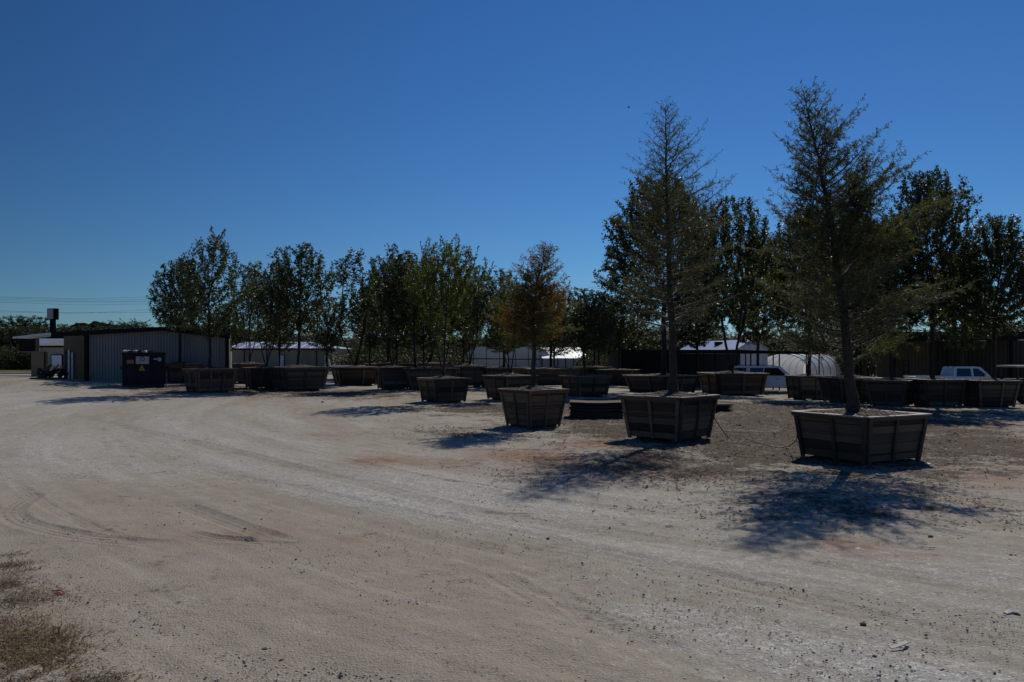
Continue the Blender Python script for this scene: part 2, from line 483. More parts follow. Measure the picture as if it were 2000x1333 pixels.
MULCH_SHADE = [((1480, 805), (300, 20), 1.3), ((1500, 800), (420, 26), .6), ((1520, 850), (330, 30), .6), ((1150, 800), (330, 18), .5), ((1880, 860), (220, 50), .35), ((1640, 985), (240, 46), .5), ((1180, 905), (220, 28), .48), ((900, 845), (120, 12), .4), ((420, 762), (260, 9), .55), ((720, 768), (200, 8), .5),  # mulch and litter; spots under the cypresses also paint in their shadows
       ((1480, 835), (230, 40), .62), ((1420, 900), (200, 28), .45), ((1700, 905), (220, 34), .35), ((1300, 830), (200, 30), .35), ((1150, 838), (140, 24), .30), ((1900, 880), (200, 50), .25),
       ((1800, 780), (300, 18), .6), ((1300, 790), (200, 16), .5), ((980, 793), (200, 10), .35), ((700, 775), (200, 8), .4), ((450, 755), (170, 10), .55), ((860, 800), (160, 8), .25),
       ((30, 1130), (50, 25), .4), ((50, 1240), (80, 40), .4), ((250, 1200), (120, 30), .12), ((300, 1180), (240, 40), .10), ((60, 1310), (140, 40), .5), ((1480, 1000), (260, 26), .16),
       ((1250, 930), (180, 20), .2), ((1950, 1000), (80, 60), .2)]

def wgauss(X, Y, spots):
    """spots given in photo pixels; spread converted to metres on the ground, laid along the local axes"""
    s = np.zeros_like(X)
    for (px, py), (sx, sy), a in spots:
        c = pix(px, py)
        ex = sx * c[1] / F
        ey = abs(pix(px, py - sy * .5)[1] - pix(px, py + sy * .5)[1])
        s += a * np.exp(-(((X - c[0]) / ex) ** 2 + ((Y - c[1]) / ey) ** 2))
    return s

def ground():
    r = np.concatenate([np.linspace(.0, 1.5, 4), np.exp(np.arange(math.log(1.8), math.log(4.0), .04)),
                        np.exp(np.arange(math.log(4.0), math.log(34), .0042)),
                        np.exp(np.arange(math.log(34.2), math.log(90), .012)),
                        np.exp(np.arange(math.log(92), math.log(4000), .12))])
    th = np.concatenate([np.radians(np.linspace(-43, 43, 520)), np.radians(np.linspace(47, 313, 50))])
    R, T = np.meshgrid(r, th, indexing='ij')
    X = R * np.sin(T); Y = R * np.cos(T)
    Z = g(X, Y)
    near = 1 - smooth(40, 80, R)
    # wavering coordinates along the sweep of the drive
    cx, cy = 26.0, 40.0
    rad = np.hypot(X - cx, Y - cy); ang = np.arctan2(Y - cy, X - cx)
    sweep = fbm(rad * 1.1, ang * 7, 5)
    sweep2 = fbm(rad * 5.0 + 40, ang * 16, 3)
    Z = Z + near * ((fbm(X * .5, Y * .5, 3) - .5) * .06 + (sweep - .5) * .05 + (sweep2 - .5) * .016 + (fbm(X * 4, Y * 4, 3) - .5) * .014 + (fbm(X * 17, Y * 17, 2) - .5) * .006)
    mulch_shade = wgauss(X, Y, MULCH_SHADE) 
    Z = Z + near * np.clip(mulch_shade, 0, 1) * (fbm(X * 9, Y * 9, 3) - .45) * .09
    trk = np.zeros_like(Z); trd = np.zeros(Z.shape + (3,)); tbest = np.full(Z.shape, 9.0)
    for P, w, dep, ribs, tone in TR:
        lo = P.min(0) - .6; hi = P.max(0) + .6
        sel = np.where((X > lo[0]) & (X < hi[0]) & (Y > lo[1]) & (Y < hi[1]) & (R > 3))
        if len(sel[0]) == 0: continue
        x = X[sel]; y = Y[sel]
        best = np.full(x.shape, 9.0); tt = np.zeros(x.shape)
        for i in range(len(P) - 1):
            a, b = P[i], P[i + 1]; ab = b - a; L2 = (ab ** 2).sum() + 1e-9
            t = np.clip(((x - a[0]) * ab[0] + (y - a[1]) * ab[1]) / L2, 0, 1)
            dx = x - a[0] - ab[0] * t; dy = y - a[1] - ab[1] * t
            dd = np.hypot(dx, dy) * np.sign(dx * ab[1] - dy * ab[0] + 1e-12)
            m = np.abs(dd) < np.abs(best); best[m] = dd[m]; tt[m] = (i + t[m]) / (len(P) - 1)
        prof = 1 - smooth(w * .7, w * 1.15, np.abs(best))
        fade = smooth(0, .12, tt) * (1 - smooth(.85, 1, tt)) * (.45 + .9 * vnoise(x * 3, y * 3))
        rib = np.ones_like(best)
        nb = np.abs(best) / w; cur = tbest[sel]; tm = (nb < cur) & (nb < 1.6)
        cur[tm] = nb[tm]; tbest[sel] = cur
        tv = trd[sel]; tv[tm, 0] = (best / w)[tm]; tv[tm, 1] = (prof * fade * tone)[tm]; tv[tm, 2] = ribs; trd[sel] = tv
        Z[sel] -= dep * prof * fade * rib
        berm = np.exp(-((np.abs(best) - w * 1.15) / (w * .22)) ** 2)
        Z[sel] += abs(dep) * .5 * berm * fade
        trk[sel] = np.maximum(trk[sel], prof * fade * (rib if ribs else .8) * tone)
    clay = np.clip(wgauss(X, Y, CLAY), 0, 1)
    grav = np.clip(wgauss(X, Y, GRAV) + .30 + (sweep - .5) * .9, 0, 1.2)
    # the bottom-left side of the yard is bare tan dirt
    tan = smooth(3.0, -1.0, X + (Y - 6) * .55) * smooth(17, 9, Y)
    grav = grav - .55 * tan
    grass = smooth(-34, -40, X) * smooth(70, 80, Y)
    grass = np.clip(np.maximum(grass, smooth(98, 112, Y)), 0, 1)
    nr, nt = X.shape
    V = np.stack([X, Y, Z], -1).reshape(-1, 3)
    I = np.arange(nr * nt).reshape(nr, nt)
    a = I[:-1]; b = I[1:]
    a2 = np.roll(a, -1, 1); b2 = np.roll(b, -1, 1)
    idx = np.stack([a, b, b2, a2], -1).reshape(-1, 4)[:, ::-1]
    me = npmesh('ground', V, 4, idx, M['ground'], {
        'mask': np.stack([clay, grav, np.clip(mulch_shade, 0, 1)], -1).reshape(-1, 3),
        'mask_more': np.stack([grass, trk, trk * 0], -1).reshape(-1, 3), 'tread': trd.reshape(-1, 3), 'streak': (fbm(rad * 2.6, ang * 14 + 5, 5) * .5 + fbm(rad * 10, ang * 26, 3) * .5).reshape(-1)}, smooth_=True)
    o = link('ground', me)
    tag(o, 'pale tan and grey dirt yard with loose gravel and tyre tracks', kind='structure')
ground()

# surface stones, grit, chips: real geometry
def scatter_mesh(name, pts, size, flat, mat, seed, tone=None, shape='stone', zoff=.3):
    rs = np.random.RandomState(seed)
    n = len(pts)
    if shape == 'stone':
        base = np.array([(1, 0, 0), (-.5, .87, 0), (-.5, -.87, 0), (.55, .4, .75), (-.6, .1, .7), (.1, -.6, .8), (0, 0, -.7)], float)
        tri = np.array([(3, 4, 5), (0, 1, 3), (1, 4, 3), (1, 2, 4), (2, 5, 4), (2, 0, 5), (0, 3, 5), (0, 6, 1), (1, 6, 2), (2, 6, 0)])
    else:   # chip
        base = np.array([(-1, -.22, 0), (1, -.28, 0), (.9, .3, 0), (-1, .25, 0), (-.9, -.2, .14), (.9, -.2, .14), (.8, .25, .14), (-.9, .2, .14)], float)
        tri = np.array([(4, 5, 6), (4, 6, 7), (0, 1, 5), (0, 5, 4), (1, 2, 6), (1, 6, 5), (2, 3, 7), (2, 7, 6), (3, 0, 4), (3, 4, 7)])
    B = base[None] * (1 + .35 * (rs.rand(n, len(base), 3) - .5))
    sx = size * (1 + .5 * (rs.rand(n) - .5))
    B = B * sx[:, None, None]; B[:, :, 2] *= flat
    ax = rs.rand(n) * 6.283
    if shape != 'stone':
        til = (rs.rand(n) - .5) * .9
        c, s = np.cos(til)[:, None], np.sin(til)[:, None]
        x, z = B[:, :, 0] * c - B[:, :, 2] * s, B[:, :, 0] * s + B[:, :, 2] * c
        B = np.stack([x, B[:, :, 1], z], -1)
    c, s = np.cos(ax)[:, None], np.sin(ax)[:, None]
    x, y = B[:, :, 0] * c - B[:, :, 1] * s, B[:, :, 0] * s + B[:, :, 1] * c
    P = np.stack([x, y, B[:, :, 2]], -1) + pts[:, None, :]
    P[:, :, 2] += (sx * flat * zoff)[:, None]
    idx = (tri[None] + (np.arange(n) * len(base))[:, None, None]).reshape(-1)
    tn = np.repeat(rs.rand(n) if tone is None else tone, len(base))
    return npmesh(name, P.reshape(-1, 3), 3, idx, mat, {'tone': tn})

def stonemat():
    t = NT('loose_stones'); f = t.attr('tone')
    c = t.mix(f, (.09, .075, .06), (.66, .63, .56))
    return t.done(t.bsdf(c, 1.0, 0, None, .05).outputs[0])
M['grit'] = stonemat()

def zsurf(x, y):
    return g(x, y)

rs = np.random.RandomState(5)
# gravel
N = 32000
py = 770 + (1345 - 770) * rs.rand(N) ** .8
px = rs.rand(N) * 2100 - 50
d = H * F / (py - YH); X = (px - 1000) / F * d
clump = fbm(X * .8 + 9, d * .8, 3)
keep = rs.rand(N) < np.clip((clump - .38) * 4, .12, 1)
X, d = X[keep], d[keep]
pts = np.stack([X, d, zsurf(X, d)], -1)
size = (.003 + .008 * rs.rand(len(X)) ** 5) * (1 + .03 * d)
tn = np.where(rs.rand(len(X)) < .3, rs.rand(len(X)) * .3, .5 + .5 * rs.rand(len(X)))
o = link('gravel', scatter_mesh('gravel', pts, size, .6, M['grit'], 6, tn))
tag(o, 'loose small gravel strewn over the drive', kind='stuff')
# wood chips and litter on the ground round the boxes
P = []; SZ = []
for (cx_, cy_), (sx_, sy_), a_ in [m for m in MULCH_SHADE if m[0][0] > 350]:
    c = pix(cx_, cy_); ex = sx_ * c[1] / F; ey = abs(pix(cx_, cy_ - sy_ * .5)[1] - pix(cx_, cy_ + sy_ * .5)[1])
    n = int(2600 * a_)
    q = rs.randn(n, 2) * [ex * .6, ey * .6] + c
    P.append(q)
for _ in range(17000):
    yy_ = 785 + 170 * rs.rand() ** 1.3; xx_ = 960 + 1080 * rs.rand(); 
    if fbm(np.array([xx_ * .011]), np.array([yy_ * .03]), 3)[0] > .46: P.append(pix(xx_, yy_)[None])
q = np.vstack(P); q = q[(q[:, 1] > 3.5)]
pts = np.stack([q[:, 0], q[:, 1], zsurf(q[:, 0], q[:, 1]) + .006], -1)
size = (.009 + .024 * rs.rand(len(q)) ** 2.5) * (1 + .012 * q[:, 1])
tn = np.where(rs.rand(len(q)) < .28, .6 + .4 * rs.rand(len(q)), .25 * rs.rand(len(q)))
o = link('wood_chips', scatter_mesh('wood_chips', pts, size, 1.0, M['chip'], 7, tn, 'chip'))
tag(o, 'dark shredded mulch and bark chips spilled round the boxed trees', kind='stuff')

# dry grass tufts in the lower left corner
def grass_mesh():
    rs = np.random.RandomState(9)
    cl = []
    for (px_, py_, n, sp) in [(20, 1105, 26, .10), (35, 1120, 22, .12), (10, 1140, 30, .12), (60, 1155, 26, .2), (20, 1175, 30, .16), (85, 1168, 16, .12),
                              (15, 1215, 24, .14), (30, 1240, 40, .16), (95, 1245, 40, .16), (60, 1270, 44, .2), (20, 1290, 44, .2), (110, 1285, 26, .15), (140, 1268, 14, .1),
                              (60, 1325, 40, .2), (150, 1325, 30, .15), (215, 1330, 14, .1), (30, 1085, 12, .1), (5, 1260, 40, .2), (-30, 1300, 50, .3), (-30, 1200, 40, .3), (110, 1330, 40, .2)]:
        c = pix(px_, py_)
        for k in range(n * 13):
            cl.append((c + rs.randn(2) * sp * np.array([1.0, .8])))
    q = np.array(cl); n = len(q)
    az = rs.rand(n) * 6.283; L = .03 + .05 * rs.rand(n) ** 1.5; lean = 1.05 + .6 * rs.rand(n)
    w = .0022 + .002 * rs.rand(n)
    z0 = zsurf(q[:, 0], q[:, 1])
    dirx, diry = np.cos(az), np.sin(az)
    p0 = np.stack([q[:, 0], q[:, 1], z0], -1)
    m = p0 + np.stack([dirx * L * .4 * np.sin(lean), diry * L * .4 * np.sin(lean), L * .55 * np.cos(lean) + .004], -1)
    e = p0 + np.stack([dirx * L * np.sin(lean) * 1.1, diry * L * np.sin(lean) * 1.1, L * np.cos(lean) * .7 + .006], -1)
    sd = np.stack([-diry * w, dirx * w, w * 0], -1)
    V = np.stack([p0 - sd, p0 + sd, m - sd * .8, m + sd * .8, e], 1).reshape(-1, 3)
    tri = np.array([(0, 1, 3), (0, 3, 2), (2, 3, 4)])
    idx = (tri[None] + (np.arange(n) * 5)[:, None, None]).reshape(-1)
    t = NT('dry_grass'); f = t.attr('tone')
    c = t.mix(f, (.06, .045, .022), (.33, .225, .115))
    mt = t.done(t.bsdf(c, .8, 0, None, .3).outputs[0])
    return npmesh('dry_grass', V, 3, idx, mt, {'tone': np.repeat(rs.rand(n) ** 1.7, 5)})
o = link('dry_grass', grass_mesh())
tag(o, 'low patchy dry grass and dead weeds at the edge of the yard', kind='stuff')

# ------------------------------------------------------------------ far road, strip of lawn
def sheet(name, pts, mat, label, kind='structure', z=.02):
    V = [(x, y, float(g(x, y)) + z) for x, y in pts]
    o = link(name, mesh(name, V, [tuple(range(len(V)))], mat)); tag(o, label, kind=kind); return o
road = MB()
xs = np.linspace(-110, -37, 24)
V = []; Fc = []
for i, x in enumerate(xs):
    for y in (63.0, 67.0):
        V.append((x, y, float(g(x, y)) + .06))
for i in range(len(xs) - 1): Fc.append((2 * i, 2 * i + 2, 2 * i + 3, 2 * i + 1))
o = link('road', mesh('road', V, Fc, M['concrete'])); tag(o, 'pale concrete road beyond the sheds', kind='structure')

# ------------------------------------------------------------------ trees
def tubes(P0, P1, R0, R1, n=5):
    """vectorised tapered prisms"""
    P0 = np.asarray(P0, float); P1 = np.asarray(P1, float)
    t = P1 - P0; L = np.linalg.norm(t, axis=1, keepdims=True) + 1e-9; t = t / L
    up = np.where(np.abs(t[:, 2:3]) > .9, np.array([[1., 0, 0]]), np.array([[0, 0, 1.]]))
    a = np.cross(t, up); a /= np.linalg.norm(a, axis=1, keepdims=True); b = np.cross(t, a)
    w = np.arange(n) * 2 * math.pi / n
    ring = a[:, None] * np.cos(w)[None, :, None] + b[:, None] * np.sin(w)[None, :, None]
    V = np.concatenate([P0[:, None] + ring * np.asarray(R0)[:, None, None], P1[:, None] + ring * np.asarray(R1)[:, None, None]], 1)
    k = np.arange(n); k2 = (k + 1) % n
    q = np.stack([k, k2, k2 + n, k + n], -1)
    idx = (q[None] + (np.arange(len(P0)) * 2 * n)[:, None, None])
    return V.reshape(-1, 3), idx.reshape(-1, 4)

def leaves(C, D, L, W, rs, bend=0.0):
    """rhombus leaves: centres C, directions D, length L, width W"""
    n = len(C)
    D = D / (np.linalg.norm(D, axis=1, keepdims=True) + 1e-9)
    r = rs.randn(n, 3); sd = np.cross(D, r); sd /= (np.linalg.norm(sd, axis=1, keepdims=True) + 1e-9)
    L = np.broadcast_to(L, n)[:, None]; W = np.broadcast_to(W, n)[:, None]
    nr = np.cross(D, sd)
    V = np.stack([C, C + D * L * .5 + sd * W * .5 + nr * L * bend, C + D * L, C + D * L * .5 - sd * W * .5 + nr * L * bend], 1)
    return V.reshape(-1, 3), np.arange(n * 4).reshape(-1, 4)

def colonize(rs, starts, A, step=.13, kill=.2, infl=2.0, trop=.12, maxit=120, wob=.12):
    pos = []; par = []
    for line in starts:
        prev = -1 if not pos else None
        base = len(pos)
        for i, p in enumerate(line):
            pos.append(np.array(p, float)); par.append(base + i - 1 if i else (-1 if base == 0 else 0))
    nd = np.full(len(A), 1e9); ni = np.zeros(len(A), int)
    def upd(k0):
        nonlocal nd, ni
        Q = np.array(pos[k0:])
        D = np.linalg.norm(A[:, None] - Q[None], axis=2)
        j = D.argmin(1); m = D[np.arange(len(A)), j]
        b = m < nd; nd[b] = m[b]; ni[b] = j[b] + k0
    upd(0)
    for it in range(maxit):
        if len(A) == 0: break
        act = nd < infl
        if not act.any(): break
        k0 = len(pos)
        ids = ni[act]; V = A[act]
        un, inv = np.unique(ids, return_inverse=True)
        PP = np.array([pos[i] for i in un])
        dr = V - PP[inv]; dr /= np.linalg.norm(dr, axis=1, keepdims=True) + 1e-9
        acc = np.zeros((len(un), 3)); np.add.at(acc, inv, dr)
        acc /= np.linalg.norm(acc, axis=1, keepdims=True) + 1e-9
        acc += rs.randn(*acc.shape) * wob; acc[:, 2] += trop
        acc /= np.linalg.norm(acc, axis=1, keepdims=True) + 1e-9
        for i, a in zip(un, acc):
            pos.append(pos[i] + a * step); par.append(int(i))
        upd(k0)
        alive = nd > kill
        A = A[alive]; nd = nd[alive]; ni = ni[alive]
    return np.array(pos), np.array(par)

def radii(par, r0=.0045, e=2.25):
    n = len(par); acc = np.zeros(n); nch = np.zeros(n, int)
    for i in range(n - 1, 0, -1):
        if acc[i] == 0: acc[i] = r0 ** e
        if par[i] >= 0: acc[par[i]] += acc[i] * 1.0; nch[par[i]] += 1
    return acc ** (1 / e), nch

def broadleaf(seed,  Hh=6.0, base=1.5, Rm=1.8, stems=1, lobes=14, natt=1000, shape='oval', leafn=9, lsize=.055, spread=.07, whips=0, trunk_r=None, wob=.12, thick=1.0, step=.13):
    """returns (wood mesh data, leaf mesh data) as arrays"""
    rs = np.random.RandomState(seed)
    ch = Hh - base
    def env(t):
        if shape == 'oval': return Rm * (np.sin(np.clip(t, 0, 1) ** .75 * math.pi) ** .6 * .9 + .1)
        if shape == 'vase': return Rm * np.clip(.35 + .9 * t, 0, 1) * np.clip((1.02 - t) * 3.2, .15, 1) ** .6
        if shape == 'cone': return Rm * np.clip(t * 6, .3, 1) * (1.03 - t) ** .7
        return Rm * np.sqrt(np.clip(1 - (2 * t - 1) ** 2, .02, 1))
    A = []
    for i in range(lobes):
        t = (i + rs.rand()) / lobes
        R = float(env(t)); a = rs.rand() * 6.283 + i * 2.4; q = R * (.25 + .55 * rs.rand())
        c = np.array([math.cos(a) * q, math.sin(a) * q, base + ch * (.06 + .9 * t)])
        s = np.array([1, 1, 1.25]) * (R * .42 + .16)
        n = max(20, int(natt / lobes * (.6 + .8 * rs.rand()) * (R / Rm + .3)))
        u = rs.randn(n, 3); u /= np.linalg.norm(u, axis=1, keepdims=True); u *= rs.rand(n, 1) ** .4
        A.append(c + u * s)
    A = np.vstack(A); A = A[(A[:, 2] > base * .9) & (A[:, 2] < Hh * 1.0)]
    starts = []
    if stems == 1:
        k = int((base + ch * .25) / .13)
        w = np.cumsum(rs.randn(k, 2) * .012, 0)
        starts.append([(w[i, 0], w[i, 1], i * .13) for i in range(k)])
    else:
        starts.append([(0, 0, 0), (0, 0, .1)])
        for s in range(stems):
            a = s * 6.283 / stems + rs.rand(); sl = .16 + .16 * rs.rand()
            k = int(base * 1.25 / .13)
            w = np.cumsum(rs.randn(k, 2) * .014, 0)
            starts.append([(math.cos(a) * sl * i * .13 + w[i, 0], math.sin(a) * sl * i * .13 + w[i, 1], .1 + i * .13) for i in range(k)])
    pos, par = colonize(rs, starts, A, wob=wob, step=step, kill=step * 1.5, infl=2.6)
    r, nch = radii(par)
    r = r * thick
    zt = pos[:, 2]
    r = r * (1 + .5 * np.exp(-zt / .15))
    e = np.where(par >= 0)[0]
    P0 = pos[par[e]]; P1 = pos[e]; R1 = r[e]; R0 = np.minimum(r[par[e]], r[e] * 1.35)
    Vb, Fb = tubes(P0, P1, R0, R1, 5)
    tw = np.where((r < .016) & (zt > base * .8))[0]
    tw = tw[par[tw] >= 0]
    dirn = pos[tw] - pos[par[tw]]
    n = len(tw) * leafn
    ii = np.repeat(np.arange(len(tw)), leafn)
    C = pos[tw][ii] - dirn[ii] * rs.rand(n, 1) + rs.randn(n, 3) * spread * .55
    D = dirn[ii] / step * .7 + rs.randn(n, 3) * .8
    if whips:      # long thin shoots sticking out of the crown
        ends = np.where((nch == 0) & (pos[:, 2] > base + ch * .45))[0]
        ends = rs.choice(ends, min(whips, len(ends)), replace=False)
        a0, a1 = [], []; cc = []; dd = []
        for k in ends:
            v = pos[k] - pos[par[k]]; v = v / np.linalg.norm(v) * .6 + np.array([0, 0, .55]) + rs.randn(3) * .15; v /= np.linalg.norm(v)
            L = .3 + .35 * rs.rand(); p = pos[k]
            for s in range(4):
                q = p + v * L / 4; a0.append(p); a1.append(q)
                for _ in range(5): cc.append(p + (q - p) * rs.rand()); dd.append(v + rs.randn(3) * .8)
                p = q; v = v + rs.randn(3) * .08
        Vw, Fw = tubes(a0, a1, np.full(len(a0), .005), np.full(len(a0), .004), 3 + 1 + 1)
        Fb = np.vstack([Fb, Fw + len(Vb)]); Vb = np.vstack([Vb, Vw])
        C = np.vstack([C, cc]); D = np.vstack([D, dd]); n = len(C)
    L = lsize * (.7 + .6 * rs.rand(n))
    Vl, Fl = leaves(C, D, L, L * .62, rs, .08)
    tone = np.repeat(np.clip(rs.rand(n) ** 1.3, 0, 1), 4)
    return (Vb, Fb), (Vl, Fl, tone), pos[:, 2].max(), np.percentile(np.hypot(C[:, 0], C[:, 1]), 97)

VAR = {}
def variant(key, **kw):
    b, l, h, w = broadleaf(**kw)
    VAR[key] = dict(b=npmesh('tree_wood_' + key, b[0], 4, b[1], M['bark'], smooth_=True), l=(l, {}), h=h, w=w, key=key)
variant('oak', seed=3, base=1.7, Rm=1.75, shape='oval', lobes=22, natt=2600, leafn=10, lsize=.095, thick=1.1)
variant('multi', seed=8, base=1.5, Rm=1.7, stems=4, shape='vase', lobes=20, natt=2300, leafn=9, lsize=.09)
variant('round', seed=13, base=1.85, Rm=1.9, shape='round', lobes=26, natt=2900, leafn=10, lsize=.10, thick=1.1)
variant('spire', seed=21, base=1.5, Rm=1.35, stems=3, shape='cone', lobes=22, natt=2300, leafn=10, lsize=.09)
variant('elm', seed=34, base=1.7, Rm=1.9, stems=3, shape='vase', lobes=24, natt=2600, leafn=11, lsize=.08, whips=90)
variant('big', seed=61, Hh=10, base=2.7, Rm=2.9, shape='oval', lobes=34, natt=5200, leafn=15, lsize=.115, thick=1.25, step=.17, spread=.1)
variant('bigmulti', seed=72, Hh=10, base=2.5, Rm=2.8, stems=3, shape='oval', lobes=30, natt=4600, leafn=15, lsize=.11, thick=1.2, step=.17, spread=.1)
variant('open', seed=47, base=1.5, Rm=1.8, stems=1, shape='oval', lobes=18, natt=1900, leafn=8, lsize=.09, wob=.2, whips=30)

def leafdata(v, mat):
    l, cache = v['l']
    if mat not in cache:
        cache[mat] = npmesh('tree_crown_' + v['key'] + '_' + mat, l[0], 4, l[1], M[mat], {'tone': l[2]})
    return cache[mat]

def tree(var, x, y, z, h, w, label, mat='leaf', rot=0.0, group=None, name='boxed_tree', cat='tree'):
    v = VAR[var]
    o = thing(name, label, cat, (x, y, z), rot, group, (w / v['w'], w / v['w'], h / v['h']))
    link('trunk', v['b'], o)
    link('crown', leafdata(v, mat), o)
    return o

# ---- bald cypress: conical, feathery
def cypress(seed, path, radius, n_br, Lfun, upfun, tw_step=.10, leaf_step=.022, llen=.075, lw=.011, extra=None, mat='leaf_cyp', tmin=.1, leafkeep=None, sublen=.38, xfol=1.3):
    rs = np.random.RandomState(seed)
    path = np.array(path, float)
    m = 26
    ts = np.linspace(0, 1, m)
    seg = np.concatenate([[0], np.cumsum(np.linalg.norm(np.diff(path, axis=0), axis=1))]); seg /= seg[-1]
    tp = np.stack([np.interp(ts, seg, path[:, k]) for k in range(3)], -1)
    tp[1:-1] += rs.randn(m - 2, 3) * .012
    tr = radius * ((1 - ts) ** .85 * .93 + .03) * (1 + .55 * np.exp(-ts / .03))
    Vt, Ft = tubes(tp[:-1], tp[1:], tr[:-1], tr[1:], 10)
    Htot = tp[-1, 2] - tp[0, 2]
    b0, b1, r0, r1 = [], [], [], []
    LC, LD = [], []
    def branch(p, v, L, r, gravity, foliage=1.0, fstart=.12, sub=True):
        n = max(4, int(L / .11)); st = L / n
        v = v / np.linalg.norm(v)
        pts = [p]
        for i in range(n):
            v = v + rs.randn(3) * .055 + np.array([0, 0, gravity * st]); v /= np.linalg.norm(v)
            p = p + v * st; pts.append(p)
        pts = np.array(pts)
        for i in range(n):
            b0.append(pts[i]); b1.append(pts[i + 1]); r0.append(r * (1 - i / n) + .0022); r1.append(r * (1 - (i + 1) / n) + .0022)
        side = rs.rand() < .5
        q = fstart * L
        while q < L:
            i = min(int(q / st), n - 1); pp = pts[i] + (pts[i + 1] - pts[i]) * (q / st - i)
            tv = pts[i + 1] - pts[i]; tv /= np.linalg.norm(tv)
            sd = np.cross(tv, np.array([0, 0, 1.])); sd /= np.linalg.norm(sd) + 1e-9
            s = 1 if side else -1; side = not side
            dv = tv * .62 + sd * s * .8 + rs.randn(3) * .28
            sl = (.10 + sublen * (L - q) * (.5 + .7 * rs.rand())) 
            sl = min(sl, .75)
            twig(pp, dv, sl, foliage * (.45 + 1.1 * rs.rand()), sub and sl > .3)
            q += tw_step * (.6 + .8 * rs.rand())
        twig(pts[-1], v, .14, foliage, False)
    def twig(p, v, L, fol, sub):
        v = v / np.linalg.norm(v)
        n = max(2, int(L / .09)); st = L / n; pts = [p]
        for i in range(n):
            v = v + rs.randn(3) * .09; v /= np.linalg.norm(v); p = p + v * st; pts.append(p)
        for i in range(n):
            b0.append(pts[i]); b1.append(pts[i + 1]); r0.append(.0032); r1.append(.0022)
            k = int(st / leaf_step * fol * (.4 + 1.2 * rs.rand()))
            if k:
                u = rs.rand(k, 1); d = pts[i + 1] - pts[i]; d = d / np.linalg.norm(d)
                LC.append(pts[i] + (pts[i + 1] - pts[i]) * u)
                sd = np.cross(d, rs.randn(3)); sd /= np.linalg.norm(sd)
                sg = np.where(rs.rand(k, 1) < .5, -1, 1)
                LD.append(d * .55 + sd * sg * .8 + rs.randn(k, 3) * .25 + np.array([0, 0, -.05]))
            if sub and i > 0 and rs.rand() < .75:
                dd = pts[i + 1] - pts[i]; dd = dd / np.linalg.norm(dd)
                twig(pts[i], dd * .6 + rs.randn(3) * .6, L * .4, fol, False)
    for i in range(n_br):
        t = tmin + (1 - tmin) * ((i + rs.rand() * .8) / n_br) ** .9
        t = min(t, .985)
        k = t * (m - 1); j = int(k); p = tp[j] + (tp[min(j + 1, m - 1)] - tp[j]) * (k - j)
        a = i * 2.39996 + rs.rand() * .5
        L = Lfun(t, a) * (.72 + .5 * rs.rand())
        up = upfun(t)
        v = np.array([math.cos(a) * math.cos(up), math.sin(a) * math.cos(up), math.sin(up)])
        fol = 1.0 if leafkeep is None else leafkeep(t)
        branch(p, v, L, .005 + .008 * L * (1 + .0), .12 if t > .3 else .06, fol)
    for (t, v, L, r, grav) in (extra or []):
        k = t * (m - 1); j = int(k); p = tp[j]
        branch(p, np.array(v, float), L, r, grav, xfol, .25)
        # side leaders on the big limb
    Vb, Fb = tubes(b0, b1, np.array(r0), np.array(r1), 4)
    C = np.vstack(LC); D = np.vstack(LD); n = len(C)
    L = llen * (.6 + .7 * rs.rand(n))
    Vl, Fl = leaves(C, D, L, lw * (.7 + .6 * rs.rand(n)), rs, .03)
    tone = np.repeat(rs.rand(n) ** 1.4, 4)
    return (Vt, Ft), (Vb, Fb), (Vl, Fl, tone)

def put_cypress(label, x, y, z, data, mat, lean=None):
    (Vt, Ft), (Vb, Fb), (Vl, Fl, tone) = data
    o = thing('cypress_tree', label, 'tree', (x, y, z), 0, 'bald cypresses in the front wooden boxes')
    link('trunk', npmesh('trunk', Vt, 4, Ft, M['bark_pale'], smooth_=True), o)
    link('branches', npmesh('branches', Vb, 4, Fb, M['twig']), o)
    link('crown', npmesh('crown', Vl, 4, Fl, M[mat], {'tone': tone}), o)
    return o

